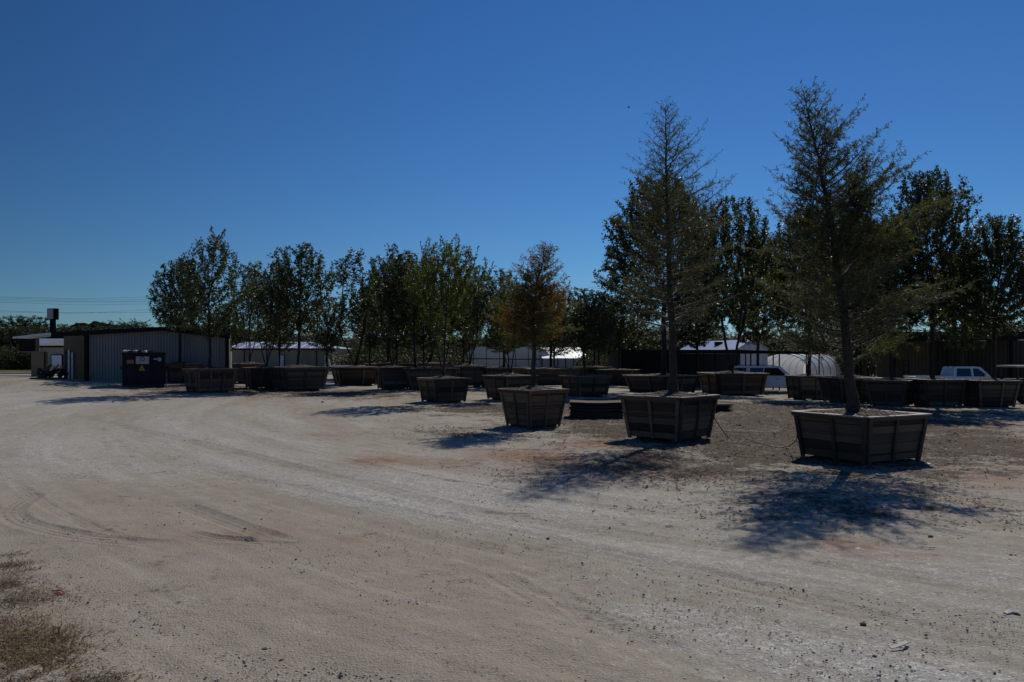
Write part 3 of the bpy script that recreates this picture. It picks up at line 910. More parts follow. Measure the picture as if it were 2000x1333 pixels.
# ------------------------------------------------------------------ wooden tree boxes
def box_proto(seed, planks, mids, woods, detail=True, ratio=.82, rimboard=True):
    rs = random.Random(seed)
    root = link('tree_box', None)
    ar = .5      # height to width of the unit box (for sideways sizes)
    def hw(v): return .5 * (ratio + (1 - ratio) * v)
    for k in range(4):
        c, s = [(1, 0), (0, 1), (-1, 0), (0, -1)][k]
        def Pt(u, v, o):
            h = hw(v); x = u * h; y = -(h + o)
            return (x * c - y * s, x * s + y * c, v)
        def board(name, u0, u1, v0, v1, o0, o1, mat, j=.0, slant=0):
            q = [Pt(u0 + rs.uniform(-j, j), v0 + rs.uniform(-j, j), o0), Pt(u1, v0 + rs.uniform(-j, j), o0), Pt(u1, v0, o1), Pt(u0, v0, o1),
                 Pt(u0 + slant, v1 + rs.uniform(-j, j), o0), Pt(u1 + slant, v1 + rs.uniform(-j, j), o0), Pt(u1 + slant, v1, o1), Pt(u0 + slant, v1, o1)]
            q = [q[0], q[1], q[2], q[3], q[4], q[5], q[6], q[7]]
            return MB().hexa([q[3], q[2], q[1], q[0], q[7], q[6], q[5], q[4]]).build(name, mat, root)
        zs = [0.07]
        for i in range(planks): zs.append(zs[-1] + (1 - .07) / planks * rs.uniform(.8, 1.2))
        zs = [.07 + (z - .07) * (.995 - .07) / (zs[-1] - .07) for z in zs]
        for i in range(planks):
            o = rs.uniform(-.004, .008)
            board('plank', -1 + rs.uniform(0, .012), 1 - rs.uniform(0, .012), zs[i] + .004, zs[i + 1] - rs.uniform(.002, .012), -.022 + o, o, M[rs.choice(woods)], .006)
        for u in (-1, 1):      # corner battens
            a, b = (-1.0, -.90) if u < 0 else (.90, 1.0)
            board('batten', a, b, .03, .99, .009, .034, M[rs.choice(woods)], .004)
        for u in mids[k % len(mids)]:
            board('batten', u - .045, u + .045, .05, .96, .009, .032, M[rs.choice(woods)], .004, rs.uniform(-.03, .03))
        if rimboard:
            board('rim_board', -1.03, 1.03, .92, .985, .035, .052, M[rs.choice(woods)], .004)
            sp = rs.uniform(-.4, .4)
            board('rim_cap', -1.07, sp, .988, 1.014, -.028, .058, M['wood_sunlit'], .006)  # wide cap to show the rim line, sunlight painted in its pale wood
            board('rim_cap', sp + .02, 1.0, .990, 1.018, -.026, .058, M['wood_sunlit'], .006)
        if detail:
            for v in (.58, .22):
                board('steel_band', -1.0, 1.0, v + rs.uniform(-.02, .02), v + .012, .036, .039, M['steel_dark'], .002)
        # runner under the box
    MB().hexa([(-.5 * ratio + .035, -.5 * ratio + .035, .1), (.5 * ratio - .035, -.5 * ratio + .035, .1), (.5 * ratio - .035, .5 * ratio - .035, .1), (-.5 * ratio + .035, .5 * ratio - .035, .1),
               (-.465, -.465, .93), (.465, -.465, .93), (.465, .465, .93), (-.465, .465, .93)]).build('root_ball', M['soil'], root)
    for y in (-.28, .28):
        MB().box(-.36, .36, y - .05, y + .05, 0, .075).build('skid', M['wood_dark'], root)
    MB().box(-.5 * ratio + .03, .5 * ratio - .03, -.5 * ratio + .03, .5 * ratio - .03, .075, .1).build('box_floor', M['wood_dark'], root)
    n = 13; V = []; Fc = []
    for i in range(n):
        for j in range(n):
            x = (i / (n - 1) - .5) * .955; y = (j / (n - 1) - .5) * .955
            V.append((x, y, .985 + .10 * math.exp(-(x * x + y * y) / .08) + rs.uniform(-.012, .02)))
    for i in range(n - 1):
        for j in range(n - 1): Fc.append((i * n + j, (i + 1) * n + j, (i + 1) * n + j + 1, i * n + j + 1))
    link('soil', mesh('soil', V, Fc, M['soil'], True), root)
    r2 = np.random.RandomState(seed)
    m = 520 if detail else 180
    q = (r2.rand(m, 2) - .5) * .94
    z = 1.0 + .10 * np.exp(-(q ** 2).sum(1) / .08)
    me = scatter_mesh('mulch', np.stack([q[:, 0], q[:, 1], z], -1), .010 + .014 * r2.rand(m), 1.6, M['chip'], seed, np.clip(r2.rand(m) ** 1.2, 0, 1), 'chip')
    o = link('mulch', me, root); o['kind'] = 'stuff'
    return root

protos = {
    'A': box_proto(1, 5, [(-.05,), (.15,), (.0,), (.1,)], ['wood', 'wood', 'wood', 'wood_dark'], ratio=.87),
    'B': box_proto(2, 6, [(.05,), (.2,), (0,), (0,)], ['wood', 'wood', 'wood_dark'], ratio=.82),
    'C': box_proto(3, 6, [(0,), (.1,), (.1,), (0,)], ['wood', 'wood_red', 'wood'], ratio=.76),
    'D': box_proto(4, 5, [(.0,), (-.3, .3), (0,), (0,)], ['wood', 'wood', 'wood_dark'], ratio=.84),
    'R': box_proto(5, 5, [(-.3, .3), (0,), (0,), (0,)], ['wood_red', 'wood_red', 'wood'], ratio=.84),
}
proto_used = set()
RATIO = {'A': .87, 'B': .82, 'C': .76, 'D': .84, 'R': .84}

def proj(x, y, z): return 1000 + F * x / y, YH + (H - z) / y * F
def solve_box(xl, xr, xn, yr, yb, ratio):
    best = None
    for deg in range(2, 89, 2):
        th = math.radians(deg)
        s = 1.7; cx, cy = at((xl + xr) / 2, yb); cy += s * .6; h = .8
        for _ in range(14):
            z0 = float(g(cx, cy))
            cor = [(cx + (a * math.cos(th) - b * math.sin(th)) * s / 2, cy + (a * math.sin(th) + b * math.cos(th)) * s / 2) for a, b in ((-1, -1), (1, -1), (1, 1), (-1, 1))]
            bot = [(cx + (x - cx) * ratio, cy + (y - cy) * ratio) for x, y in cor]
            pr = [proj(x, y, z0 + h) for x, y in cor]
            xs = [p[0] for p in pr]
            w = max(xs) - min(xs)
            s *= (xr - xl) / w
            near = min(bot, key=lambda p: p[1])
            ybp = proj(near[0], near[1], z0)[1]
            dn_want = (H - z0) * F / (yb - YH)
            cy += dn_want - near[1]
            cx += ((xl + xr) / 2 - (max(xs) + min(xs)) / 2) / F * cy
            nt = min(cor, key=lambda p: p[1])
            h = H - (yr - YH) * nt[1] / F - z0
        xnp = pr[cor.index(min(cor, key=lambda p: p[1]))][0] if False else proj(nt[0], nt[1], z0 + h)[0]
        e = abs(xnp - xn)
        if best is None or e < best[0]: best = (e, cx, cy, z0, s, h, th)
    return best

# id: xl, xr, xn, y rim, y base, proto, turns, label
BOXES = {
 'A': (1553, 1810, 1697, 815, 910, 'A', 0, 'nearest and largest weathered grey wooden tree box, lower right of the yard'),
 'B': (1214, 1400, 1328, 777, 865, 'B', 0, 'large grey wooden tree box with a black hose hanging over its corner'),
 'C': (977, 1107, 1033, 763, 838, 'C', 0, 'brown patched wooden tree box holding the rusty cypress'),
 'D': (818, 915, 850, 740, 788, 'D', 0, 'wooden tree box standing alone in the open, left of the rusty cypress'),
 'E': (945, 1048, 988, 735, 783, 'B', 1, 'wooden tree box partly hidden behind the rusty cypress box'),
 'F': (1095, 1192, 1128, 735, 776, 'D', 1, 'wooden tree box right behind the tall stack of boards'),
 'G': (1221, 1366, 1300, 735, 771, 'B', 2, 'wide wooden tree box directly behind the hose-draped box'),
 'Hh': (1367, 1497, 1400, 730, 773, 'A', 1, 'dark wooden tree box in front of the parked white estate wagon'),
 'J1': (359, 461, 384, 721, 768, 'R', 0, 'reddish wooden tree box painted 50 near the dumpster'),
 'J0': (310, 392, 325, 711, 748, 'R', 1, 'reddish wooden tree box between the dumpster and the box painted 50'),
 'K': (528, 640, 556, 718, 764, 'D', 2, 'wooden tree box painted 105'),
 'L': (476, 546, 492, 719, 760, 'D', 3, 'dark wooden tree box wedged left of the box painted 105'),
 'M': (455, 520, 470, 711, 750, 'R', 2, 'wooden tree box behind the gap beside the box painted 50'),
 'N': (648, 742, 664, 718, 754, 'B', 3, 'dark wooden tree box, first to the right of the white shed door'),
 'O': (735, 800, 745, 718, 762, 'A', 2, 'dark narrow wooden tree box in the middle row, left of a wider one'),
 'P': (782, 892, 794, 721, 762, 'C', 1, 'wide wooden tree box behind and left of the lone open box'),
 'Q': (888, 948, 900, 716, 757, 'A', 3, 'dark wooden tree box behind the right side of the lone open box'),
 'R': (936, 1000, 950, 719, 757, 'B', 0, 'dark wooden tree box behind the box half hidden by the rusty cypress'),
 'S': (1028, 1126, 1042, 721, 752, 'C', 2, 'low brown wooden tree box with pale rim behind the rusty cypress trunk'),
 'S2': (1003, 1046, 1010, 719, 748, 'D', 1, 'small far wooden tree box left of the low brown one'),
 'S3': (1122, 1200, 1150, 718, 750, 'D', 2, 'far dark wooden tree box right of the low brown one'),
 'S4': (1165, 1252, 1238, 723, 754, 'B', 2, 'far wooden tree box with its rim frame showing, in front of the black shade house'),
 'S5': (1285, 1356, 1345, 722, 750, 'D', 0, 'far wooden tree box in front of the blue-grey back wall of the shade house'),
 'N2': (715, 800, 740, 711, 740, 'A', 0, 'far tree box rim behind the middle row, nearest the white pickup'),
 'N3': (806, 872, 820, 710, 738, 'D', 0, 'far tree box behind the wide box of the middle row'),
 'N4': (876, 935, 900, 713, 744, 'C', 0, 'far tree box left of the arched greenhouse'),
 'T': (1536, 1625, 1560, 735, 783, 'A', 1, 'dark tree box beside the front of the parked estate wagon'),
 'U': (1600, 1730, 1640, 739, 790, 'B', 1, 'dark tree box directly behind the largest cypress trunk'),
 'V': (1690, 1792, 1772, 744, 795, 'C', 3, 'dark tree box with two pale slanting battens'),
 'W': (1768, 1886, 1800, 742, 796, 'D', 2, 'dark tree box below the bed of the white pickup'),
 'X': (1862, 1992, 1895, 744, 797, 'B', 3, 'dark tree box below the cab of the white pickup'),
}
BX = {}
for k, (xl, xr, xn, yr, yb, pk, turns, label) in BOXES.items():
    e, cx, cy, z0, s, h, th = solve_box(xl, xr, xn, yr, yb, RATIO[pk])
    src = protos[pk]
    if pk in proto_used: b = copy_tree(src)
    else: b = src; proto_used.add(pk)
    b.name = 'tree_box'
    b.location = (cx, cy, z0 - .01); b.rotation_euler = (0, 0, th + turns * math.pi / 2); b.scale = (s, s, h)
    tag(b, label, 'tree box', 'wooden boxes holding nursery trees')
    BX[k] = (cx, cy, z0, s, h, th, b)
    print('BOX', k, 'x%.1f d%.1f s%.2f h%.2f th%.0f err%.1f' % (cx, cy, s, h, math.degrees(th), e))

def numbers(k, txt, u0, size):
    cx, cy, z0, s, h, th, b = BX[k]
    # paint on the face that looks towards the camera most
    cu = bpy.data.curves.new('painted_number', 'FONT'); cu.body = txt; cu.size = size; cu.extrude = .002; cu.align_x = 'CENTER'; cu.align_y = 'CENTER'
    cu.materials.append(M['red_paint'])
    dg = None
    faces = []
    for i in range(4):
        a = th + i * math.pi / 2
        nrm = (math.sin(a), -math.cos(a))
        faces.append((nrm[0] * cx + nrm[1] * cy, a))
    a = min(faces)[1]
    o = link('painted_number', cu)
    r = RATIO['D']
    hwv = s / 2 * (r + (1 - r) * .62)
    tilt = math.atan2(s / 2 * (1 - r), h)
    nx, ny = math.sin(a), -math.cos(a)
    px_, py_ = cx + nx * (hwv + .012 * s) + math.cos(a) * u0, cy + ny * (hwv + .012 * s) + math.sin(a) * u0
    o.location = (px_, py_, z0 + h * .62)
    o.rotation_euler = (math.radians(90) - tilt * -1.0 * -1.0, 0, a)
    bpy.context.view_layer.update()
    me = bpy.data.meshes.new_from_object(o.evaluated_get(bpy.context.evaluated_depsgraph_get()))
    o2 = link('painted_number', me); o2.location = o.location; o2.rotation_euler = o.rotation_euler
    bpy.data.objects.remove(o); o = o2; o.name = 'painted_number'; o.parent = b
    b_m = Matrix.LocRotScale(b.location, b.rotation_euler, b.scale)
    o.matrix_parent_inverse = b_m.inverted()
numbers('J1', '50', .25, .42)
numbers('K', '105', -.05, .42)

# ------------------------------------------------------------------ trees in the boxes
def boxtree(k, top, hwpx, var, label, mat='leaf', rot=0.0, dx=0):
    cx, cy, z0, s, h, th, b = BX[k]
    z = z0 + h * .98
    hh = zd(top, cy) - z
    return tree(var, cx + dx * cy / F, cy, z, hh, hwpx * 1.04 * cy / F, label, mat, rot, 'nursery trees growing in wooden boxes')
T = boxtree
T('J1', 462, 78, 'open', 'tall loose-crowned tree in the box painted 50, taller than its neighbours', rot=.4)
T('J0', 505, 58, 'round', 'low dense tree in the box just right of the dumpster', rot=1.0)
T('L', 512, 62, 'multi', 'several-stemmed dark tree left of the tree in the box painted 105', rot=2.0, dx=10)
T('M', 520, 50, 'multi', 'several-stemmed tree seen behind the box painted 50', rot=.2)
T('K', 475, 74, 'oak', 'broad dark tree in the box painted 105', rot=1.3)
T('N', 486, 58, 'spire', 'upright dark tree above the box right of the white shed', rot=.7)
T('O', 478, 48, 'spire', 'narrow twin-topped dark tree in the middle row', rot=3.1)
T('P', 492, 66, 'oak', 'dense dark tree behind the left side of the light green elm', rot=4.0, dx=-25)
T('D', 478, 82, 'elm', 'light green feathery elm in the lone open box', 'leaf_light', rot=.2)
T('Q', 520, 55, 'multi', 'dark tree behind the right side of the light green elm', rot=1.9)
T('R', 528, 58, 'oak', 'dark spreading tree left of the rusty cypress', rot=5.0, dx=15)
T('E', 560, 52, 'elm', 'yellow-green tree directly left of the rusty cypress crown', 'leaf_light', rot=2.2)
T('S', 560, 62, 'round', 'dark tree behind the right side of the rusty cypress', rot=2.9)
T('S3', 572, 50, 'oak', 'far dark tree right of the rusty cypress', rot=.9)
T('F', 562, 62, 'oak', 'deep green tree rising behind the stack of boards', rot=3.3)
T('S4', 575, 60, 'round', 'grey-green tree left of the tall sparse cypress, by the shade house', rot=1.1)
T('G', 335, 114, 'big', 'big dense tree directly behind the tall sparse cypress', rot=5.0, dx=4)
T('Hh', 385, 98, 'bigmulti', 'twin-trunked tree between the two tall cypresses', rot=.5)
T('T', 400, 88, 'big', 'dark tree behind the left side of the largest cypress', rot=.1)
T('U', 420, 90, 'bigmulti', 'dark tree hidden behind the trunk of the largest cypress', rot=1.7)
T('V', 430, 85, 'big', 'dark tree just right of the largest cypress trunk', rot=4.4)
T('W', 325, 98, 'big', 'tall dark broad-leaved tree right of the largest cypress', rot=5.2, dx=-5)
T('X', 418, 92, 'big', 'bright-edged oak at the right edge of the yard', rot=.8, dx=15)
T('N2', 500, 60, 'round', 'far tree behind the twin-topped one in the middle row', rot=2.2)
T('N3', 510, 60, 'spire', 'far upright tree behind the light green elm', rot=.6)
T('N4', 540, 55, 'round', 'far rounded tree left of the arched greenhouse', rot=3.6)

for (px_, d_, top_, hw_, var_, rot_, lab_) in [
    (445, 60, 560, 62, 'round', .3, 'back-row tree filling the gap right of the tree in the box painted 50'), (545, 62, 540, 60, 'oak', 1.3, 'back-row tree behind the left edge of the tree in the box painted 105'),
    (640, 64, 548, 58, 'oak', 2.3, 'back-row tree right of the tree in the box painted 105'), (722, 66, 528, 56, 'round', 3.3, 'back-row tree between the two upright dark trees of the middle row'),
    (775, 64, 515, 60, 'oak', 4.3, 'back-row tree right of the twin-topped dark tree'), (828, 68, 535, 60, 'round', 5.3, 'back-row tree behind the left half of the light green elm'),
    (905, 66, 520, 64, 'oak', .9, 'back-row tree behind the right half of the light green elm'), (985, 70, 565, 60, 'round', 1.9, 'back-row tree behind the yellow-green tree'),
    (1085, 70, 575, 58, 'oak', 2.9, 'back-row tree below the right crown of the rusty cypress'), (1170, 68, 568, 60, 'round', 3.9, 'back-row tree between the deep green tree and the grey-green tree'),
    (1235, 66, 585, 66, 'oak', 4.9, 'back-row tree at the foot of the tall sparse cypress'), (1360, 66, 480, 80, 'big', .5, 'back-row tree between the sparse cypress and the twin-trunked tree'),
    (1480, 64, 440, 80, 'big', 1.5, 'back-row tree left of the largest cypress'), 
    (1690, 56, 420, 84, 'big', 3.5, 'back-row tree behind the right half of the largest cypress'), (1880, 58, 470, 80, 'big', 4.5, 'back-row tree between the two right-hand oaks'), (370, 62, 560, 56, 'oak', 5.5, 'back-row tree behind the low dense tree by the dumpster')]:
    x_ = xd(px_, d_); z_ = float(g(x_, d_)) + .4
    tree(var_, x_, d_, z_, zd(top_ + (34 if px_ < 1250 else 10), d_) - z_, hw_ * .85 * d_ / F, lab_, 'leaf', rot_, 'back row of nursery trees', 'nursery_tree')

# front cypresses, shaped after the photograph
def boxpoint(k, px=None):
    cx, cy, z0, s, h, th, b = BX[k]
    return (cx if px is None else xd(px, cy)), cy, z0 + h * .99
x0, y0, z0 = boxpoint('A', 1666)
def rel(px, py, y, X0, Z0): return (xd(px, y) - X0, 0.0, zd(py, y) - Z0)
pA = [(0, 0, 0), rel(1655, 690, y0, x0, z0), rel(1640, 560, y0, x0, z0), rel(1622, 430, y0, x0, z0), rel(1598, 310, y0, x0, z0), rel(1573, 190, y0, x0, z0)]
dA = cypress(101, pA, .112, 105, lambda t, a: float(np.interp(t, [.15, .3, .6, .8, .9, 1], [1.9, 2.05, 1.6, 1.0, .62, .28])) * (1 + .12 * math.cos(a)),
             lambda t: .12 + .75 * t ** 1.3, tw_step=.09, leaf_step=.019, lw=.014, tmin=.19,
             xfol=2.6, leafkeep=lambda t: .5 if t < .28 else (.9 if t < .4 else 1.5),
             extra=[(.40, (.50, -.05, .85), 3.1, .035, .05), (.52, (.42, .1, .9), 2.3, .028, .04), (.46, (.58, .05, .8), 2.3, .025, .08), (.48, (.45, -.1, .9), 2.0, .025, .1), (.62, (.45, .1, .9), 1.5, .02, .1),
                    (.58, (-.5, -.1, .8), 1.5, .02, .1), (.16, (.9, -.3, .42), 1.6, .022, .1), (.17, (-.95, -.2, .25), 1.8, .022, .05), (.2, (-.8, .4, .3), 1.5, .02, .1), (.19, (.9, .3, .35), 1.5, .02, .1)])
put_cypress('largest full-crowned cypress, in the nearest box at the right', x0, y0, z0, dA, 'leaf_cyp')
x0, y0, z0 = boxpoint('B', 1316)
pB = [(0, 0, 0), rel(1312, 640, y0, x0, z0), rel(1306, 500, y0, x0, z0), rel(1302, 350, y0, x0, z0), rel(1299, 208, y0, x0, z0)]
dB = cypress(202, pB, .105, 105, lambda t, a: float(np.interp(t, [.2, .45, .7, .85, .93, 1], [1.8, 1.9, 1.35, .8, .4, .2])) * (1 + .1 * math.cos(a)),
             lambda t: .08 + .75 * t ** 1.4, tw_step=.095, leaf_step=.022, lw=.014, tmin=.22,
             leafkeep=lambda t: .25 if t < .32 else (.5 if t < .45 else .9),
             extra=[(.50, (.8, -.1, .55), 1.75, .02, .3), (.34, (-1, -.1, .12), 1.9, .015, .22), (.55, (-.8, .1, .35), 1.35, .014, .1), (.62, (.7, .2, .6), 1.3, .016, .2)])
put_cypress('tall sparse thin-topped cypress in the hose-draped box', x0, y0, z0, dB, 'leaf_cyp')
x0, y0, z0 = boxpoint('C', 1042)
pC = [(0, 0, 0), rel(1043, 690, y0, x0, z0), rel(1042, 610, y0, x0, z0), rel(1050, 550, y0, x0, z0), rel(1068, 486, y0, x0, z0)]
dC = cypress(303, pC, .085, 85, lambda t, a: float(np.interp(t, [.3, .45, .6, .75, .9, 1], [1.35, 1.45, 1.15, .75, .4, .2])),
             lambda t: .15 + .55 * t, tw_step=.075, leaf_step=.017, lw=.02, llen=.09, tmin=.3,
             extra=[(.5, (-.5, 0, .85), 1.55, .02, .05), (.52, (-.22, .1, .95), 1.6, .02, .05), (.46, (-.8, .1, .6), 1.4, .018, .12), (.5, (.8, 0, .6), 1.5, .018, .06), (.4, (.95, .1, .2), 1.3, .014, .05), (.4, (-.95, .1, .2), 1.2, .014, .05), (.62, (.5, 0, .85), 1.0, .015, .05)])
put_cypress('small cypress with rusty orange and green needles in the brown patched box', x0, y0, z0, dC, 'leaf_rust')

# ------------------------------------------------------------------ woods behind
rr = random.Random(4)
kinds = ['oak', 'round', 'elm', 'multi', 'open']
descr = {'oak': 'dense', 'round': 'round-headed', 'elm': 'loose feathery', 'multi': 'many-stemmed', 'open': 'open-crowned'}
def far_tree(px, d, top, hwm, var, label, mat='leaf_far'):
    x = xd(px, d); z = float(g(x, d))
    drop = .9
    hh = zd(top, d) - z + drop
    return tree(var, x, d, z - drop, hh, hwm, label, mat, rr.random() * 6.28, 'trees of the woods beyond the yard', 'woodland_tree')
tops = [(-60, 640), (0, 634), (20, 640), (45, 622), (75, 630), (100, 634), (130, 632), (160, 636), (200, 638), (240, 634), (272, 630), (310, 640), (360, 650), (420, 645), (480, 640), (560, 655), (620, 650), (700, 660), (800, 655),
        (900, 660), (1000, 655), (1100, 650), (1200, 640), (1300, 640), (1400, 640), (1450, 648), (1520, 655), (1580, 645), (1650, 648), (1700, 650), (1800, 655), (1900, 640), (2000, 630), (2080, 630)]
def topat(x):
    return float(np.interp(x, [t[0] for t in tops], [t[1] for t in tops]))
px = -90; i = 0
LANDM = [(60, 'left of the tall dark sign'), (115, 'around the tall dark sign'), (250, 'over the left half of the grey shed'), (460, 'over the right half of the grey shed'), (660, 'behind the long white building'),
         (900, 'behind the middle row of boxed trees'), (1160, 'behind the bright greenhouses'), (1340, 'behind the black shade house'), (1500, 'behind the white barn'), (1660, 'behind the small hoop house'), (2200, 'behind the dark open shed')]
ORD = ['first', 'second', 'third', 'fourth', 'fifth', 'sixth', 'seventh', 'eighth', 'ninth', 'tenth', 'eleventh', 'twelfth', 'thirteenth', 'fourteenth', 'fifteenth', 'sixteenth', 'seventeenth', 'eighteenth', 'nineteenth', 'twentieth', 'last', 'very last']
from collections import Counter
cn = Counter(); cb = Counter()
while px < 2120:
    d = rr.uniform(112, 150)
    lm = [l for a, l in LANDM if px < a][0]
    far_tree(px, d, topat(px) + rr.uniform(-7, 9), rr.uniform(4.2, 6.0), kinds[i % 5], '%s %s woodland tree from the left %s' % (ORD[cn[lm]], descr[kinds[i % 5]], lm)); cn[lm] += 1
    px += rr.uniform(19, 33); i += 1
# bushes filling the foot of the wood
v, c2 = None, None
def bushdata():
    rs = np.random.RandomState(77)
    lob = []
    for k in range(16):
        a = rs.rand() * 6.28; q = rs.rand() ** .5 * 1.1
        lob.append((math.cos(a) * q, math.sin(a) * q, .35 + .9 * rs.rand() * (1 - q * .4), .45 + .3 * rs.rand()))
    n = 6500; k = rs.randint(0, len(lob), n); lob = np.array(lob)
    u = rs.randn(n, 3); u /= np.linalg.norm(u, axis=1, keepdims=True); u *= (rs.rand(n, 1) ** .3)
    C = lob[k, :3] + u * lob[k, 3:4]; C = C[C[:, 2] > 0]; n = len(C)
    L = .075 * (.6 + .8 * rs.rand(n))
    Vl, Fl = leaves(C, rs.randn(n, 3), L, L * .7, rs, .05)
    return npmesh('bush_foliage', Vl, 4, Fl, M['leaf_far'], {'tone': np.repeat(rs.rand(n) ** 1.3, 4)})
bush_me = bushdata()
bstem = MB()
for k in range(7):
    a = k * .9; bstem.tube([(0, 0, 0), (.2 * math.cos(a), .2 * math.sin(a), .5), (.6 * math.cos(a), .6 * math.sin(a), 1.1)], [.03, .02, .008], 4)
bstem_me = mesh('bush_stems', bstem.V, bstem.F, M['bark'])
px = -90; i = 0
while px < 2120:
    d = rr.uniform(104, 112); x = xd(px, d)
    lm = [l for a, l in LANDM if px < a][0]
    o = thing('bush', '%s undergrowth bush from the left %s' % (ORD[cb[lm]], lm), 'bush', (x, d, float(g(x, d)) - .2), rr.random() * 6, 'undergrowth at the foot of the woods', (2.7, 2.4, rr.uniform(2.0, 3.0)))
    link('foliage', bush_me, o); link('stem', bstem_me, o)
    cb[lm] += 1; px += rr.uniform(44, 62); i += 1
# nearer greenery behind the right-hand cars
for (px, d, sc, hz, lab) in [(1690, 84, 2.4, 2.9, 'big bush right of the small hoop house'), (1640, 88, 2.4, 2.6, 'bush touching the back of the small hoop house'), (1560, 98, 2.6, 2.5, 'bush behind the small hoop house'),
                             (1255, 92, 2.6, 2.8, 'bush over the black shade house, left one'), (1345, 96, 2.6, 2.8, 'bush behind the black shade house, near the barn roof'),
                             (690, 84, 2.0, 1.8, 'bush right of the long white building'), (800, 86, 2.4, 1.7, 'bush behind the wire fence, middle'), (870, 88, 2.4, 1.8, 'bush left of the arched greenhouse'), (750, 88, 2.2, 1.8, 'bush behind the wire fence, left'),
                             (1185, 84, 2.3, 2.4, 'bush between greenhouses and black shade house'), (1205, 76, 1.8, 1.9, 'bush against the left end of the black shade house')]:
    x = xd(px, d)
    o = thing('bush', 'dark green ' + lab, 'bush', (x, d, float(g(x, d)) - .1), rr.random() * 6, None, (sc, sc, hz))
    link('foliage', bush_me, o); link('stem', bstem_me, o)
# distant low hill at the left
V = []; Fc = []
for i, a in enumerate(np.linspace(-34, 34, 500)):
    x = math.tan(math.radians(a)) * 900
    hz = 26 + 14 * vnoise(np.array([a * .35 + 40]), np.array([3.0]))[0] + 5 * vnoise(np.array([a * 3.0]), np.array([8.0]))[0] + 2.4 * fbm(np.array([a * 9.0 + 300]), np.array([8.0]), 3)[0]
    hz = (hz * (.35 + .58 * math.exp(-((a + 27.2) / 3.0) ** 4)))
    for k, (yy, f) in enumerate(((860, 0), (900, 1), (990, 1.0), (1060, 0))): V.append((x * yy / 900, yy, -1 + hz * f))
for i in range(499):
    for k in range(3): Fc.append((i * 4 + k, i * 4 + 4 + k, i * 4 + 5 + k, i * 4 + 1 + k))
o = link('hills', mesh('hills', V, Fc, plain('far_wooded_hill', (.018, .024, .015), .95, var=.5, scale=.2, spec=.0), True)); tag(o, 'low wooded hills on the horizon', kind='structure')

# ------------------------------------------------------------------ buildings
def wall_panels(parent, p0, p1, z0, ztop, n, mat, name='siding_panel', th=.05, outward=1):
    """vertical ribbed metal panels from p0 to p1; ztop(t) gives the head height; each panel a part"""
    p0 = Vector((*p0, 0)); p1 = Vector((*p1, 0)); d = p1 - p0; L = d.length; d.normalize(); nrm = Vector((d.y, -d.x, 0)) * outward
    for i in range(n):
        a, b = i / n, (i + 1) / n - .0006
        mb = MB()
        nr = 4
        for r in range(nr):
            s0 = a + (b - a) * r / nr; s1 = a + (b - a) * (r + 1) / nr
            rib = s0 + (s1 - s0) * .22
            for (u, v, o) in ((s0, rib, .035), (rib, s1, 0)):
                q0 = p0 + d * L * u; q1 = p0 + d * L * v
                f0 = nrm * (th / 2 + o); bk = -nrm * th / 2
                mb.hexa([(q0 + f0)[:2] + (z0,), (q1 + f0)[:2] + (z0,), (q1 + bk)[:2] + (z0,), (q0 + bk)[:2] + (z0,),
                         (q0 + f0)[:2] + (ztop(u),), (q1 + f0)[:2] + (ztop(v),), (q1 + bk)[:2] + (ztop(v),), (q0 + bk)[:2] + (ztop(u),)])
        mb.build(name, mat, parent)

_old = MB.hexa
def hexa(s, P): return _old(s, [tuple(p) if not isinstance(p, tuple) else p for p in P])
MB.hexa = hexa
def _t(v, z): return (v.x, v.y, z)

def slab(p0, p1, y_th, z0, z1, name, mat, parent, off=0.0):
    """upright slab between plan points p0,p1"""
    a = Vector((*p0, 0)); b = Vector((*p1, 0)); d = (b - a).normalized(); n = Vector((d.y, -d.x, 0))
    f = n * (y_th / 2 + off); k = n * (-y_th / 2 + off)
    za0, za1 = (z0 if isinstance(z0, tuple) else (z0, z0)); zb0, zb1 = (z1 if isinstance(z1, tuple) else (z1, z1))
    return MB().hexa([_t(a + f, za0), _t(b + f, za1), _t(b + k, za1), _t(a + k, za0), _t(a + f, zb0), _t(b + f, zb1), _t(b + k, zb1), _t(a + k, zb0)]).build(name, mat, parent)

def wall_panels(parent, p0, p1, z0, ztop, n, mat, name='siding_panel', th=.05):
    a = Vector((*p0, 0)); b_ = Vector((*p1, 0)); d = b_ - a; L = d.length; d.normalize(); nrm = Vector((d.y, -d.x, 0))
    for i in range(n):
        u0, u1 = i / n, (i + 1) / n - .0008
        mb = MB(); nr = 3
        for r in range(nr):
            s0 = u0 + (u1 - u0) * r / nr; s1 = u0 + (u1 - u0) * (r + 1) / nr; rib = s0 + (s1 - s0) * .2
            for (u, v, o) in ((s0, rib, .04), (rib, s1, 0)):
                q0 = a + d * L * u; q1 = a + d * L * v; f = nrm * (th / 2 + o); k = -nrm * th / 2
                mb.hexa([_t(q0 + f, z0), _t(q1 + f, z0), _t(q1 + k, z0), _t(q0 + k, z0), _t(q0 + f, ztop(u)), _t(q1 + f, ztop(v)), _t(q1 + k, ztop(v)), _t(q0 + k, ztop(u))])
        mb.build(name, mat, parent)

